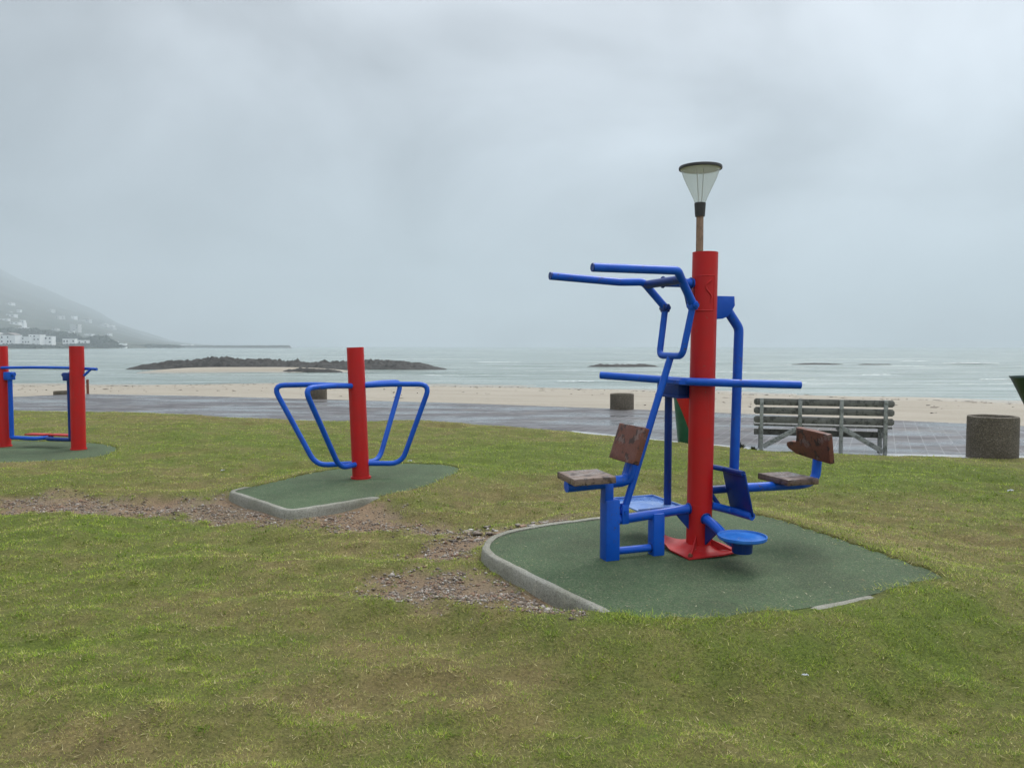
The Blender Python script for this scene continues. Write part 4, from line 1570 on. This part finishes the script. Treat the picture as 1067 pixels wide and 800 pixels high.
# ------------------------------------------------------------------ concrete planters
def planter(label, px, py, z, dia, h, sink=.15):
    c = on(px, py, z)
    k_ = (c.y + dia * .45) / c.y
    t_ = thing('concrete_tub', label, 'planter', (c.x * k_, c.y * k_, z), rnd.uniform(0, 6), 'round concrete tubs along the walk')
    r = dia / 2
    bm = bmesh.new()
    add_lathe(bm, [(0, -sink), (r * .985, -sink), (r, .05), (r * 1.0, h - .03), (r * .985, h - .008), (r * .95, h), (r * .84, h), (r * .80, h - .02), (r * .78, h - .16)], 48)
    for v in bm.verts:
        v.co.z += .012 * (float(fbm(v.co.x * 6, v.co.y * 6, 4, 2)) - .5) * (v.co.z > h * .5)
    obj('shell', bm, M_AGG, t_)
    bm = bmesh.new()
    add_lathe(bm, [(r * .79, h - .15), (r * .5, h - .13), (0, h - .12)], 32)
    obj('fill', bm, M_AGG_DARK, t_)


planter('large round concrete tub on the lawn edge at the right', 1033.5, 477.5, -.10, .69, .60, .3)
planter('round concrete tub on the sand edge left of the swinging rod', 648, 427.5, -.15, .64, .43)
planter('square looking concrete tub behind the blue hoops', 330.5, 416, -.15, .63, .36)
planter('sunken concrete tub barely showing beside the second red post', 66, 411.8, -.17, .62, .14)

bm = bmesh.new()
c = on(91.5, 409.5, -.16)
add_tube(bm, [Vector((0, 0, -.2)), Vector((0, 0, .50))], .045, 12)
bo = obj('bollard', bm, M_RUST, None)
bo.location = c
tag(bo, 'short rusty bollard on the sand just right of the second red post', 'bollard')

# ------------------------------------------------------------------ litter bins
c = on(724, 463.5, -.12)
bn = thing('litter_bin', 'tapered green litter bin with a red front, half hidden behind the tall post', 'litter bin', (c.x, c.y + .25, -.13), 0)
bm = bmesh.new()
add_lathe(bm, [(0, 0), (.22, 0), (.232, .02), (.312, .84), (.322, .85), (.322, .88), (.30, .88), (.29, .82), (0, .80)], 36)
obj('body', bm, M_GREEN, bn)
bm = bmesh.new()
rows = []
for j in range(13):
    t_ = j / 12
    z = .86 - .82 * t_
    r = .236 + (.315 - .236) * (z - .02) / .82 + .004
    al = R(-172) + R(74) * (t_ ** .7)
    rows.append([bm.verts.new((r * math.cos(al + (R(-8) - al) * i / 16), r * math.sin(al + (R(-8) - al) * i / 16), z)) for i in range(17)])
for j in range(12):
    for i in range(16):
        bm.faces.new((rows[j][i], rows[j][i + 1], rows[j + 1][i + 1], rows[j + 1][i]))
obj('front_panel', bm, M_RED, bn)

c = at(1057, 392, 9.0)
b2_ = thing('litter_bin', 'dark green funnel shaped litter bin on a pole at the right edge', 'litter bin', (c.x + .34, 9.0, -.02), 0)
zt = c.z + .02
bm = bmesh.new()
add_lathe(bm, [(0, zt - .55), (.07, zt - .55), (.10, zt - .52), (.325, zt - .03), (.34, zt - .02), (.34, zt), (.32, zt), (.30, zt - .04), (0, zt - .3)], 40)
obj('body', bm, M_DKGREEN, b2_)
bm = bmesh.new()
add_tube(bm, [Vector((0, 0, -.2)), Vector((0, 0, zt - .54))], .045, 16)
obj('pole', bm, M_DKGREEN, b2_)

# ------------------------------------------------------------------ small things on the ground


def scrap(label, px, py, z, size, kind='paper_scrap', cat='litter'):
    c = on(px, py, z)
    h = float(lawn_height(np.array([c.x]), np.array([c.y]), False)[0])
    c = on(px, py, h + .025)
    bm = bmesh.new()
    n_ = 5
    g_ = [[bm.verts.new(((i / n_ - .5) * size, (j / n_ - .5) * size * .6, size * .35 * (rnd.random() - .3))) for j in range(n_ + 1)] for i in range(n_ + 1)]
    for i in range(n_):
        for j in range(n_):
            bm.faces.new((g_[i][j], g_[i + 1][j], g_[i + 1][j + 1], g_[i][j + 1]))
    o = obj(kind, bm, M_PAPER, None)
    o.location = c
    o.rotation_euler = (0, 0, rnd.uniform(0, 6))
    return tag(o, label, cat)


scrap('crumpled pale scrap of paper on the grass in front of the large pad', 839, 703, 0, .032)
scrap('white scrap lying on the grass near the right edge', 1053, 511, 0, .06)
scrap('white scrap at the edge of the small pad right of the hoops', 427, 480.5, 0, .08)
scrap('tiny white scrap on the grass left of the hoops', 232, 490, 0, .05)

for (px, py, lab, nb, hh) in ((769, 469, 'small dark weed growing at the lawn edge left of the bench', 60, .16), (785, 471, 'low dark weed beside the bench foot', 40, .10)):
    c = on(px, py, -.12)
    bm = bmesh.new()
    for _ in range(nb):
        a_ = rnd.uniform(0, 2 * math.pi)
        l_, tl = hh * rnd.uniform(.5, 1.1), rnd.uniform(.1, 1.1)
        d_ = Vector((math.cos(a_) * math.sin(tl), math.sin(a_) * math.sin(tl), math.cos(tl)))
        s_ = d_.cross(Vector((rnd.random(), rnd.random(), rnd.random()))).normalized() * .016
        vs = [bm.verts.new(q_) for q_ in (d_ * l_ * .1, d_ * l_ * .6 + s_, d_ * l_, d_ * l_ * .6 - s_)]
        bm.faces.new(vs)
    o = obj('weed', bm, M_WEED, None, 0)
    o.location = c
    tag(o, lab, 'plant')
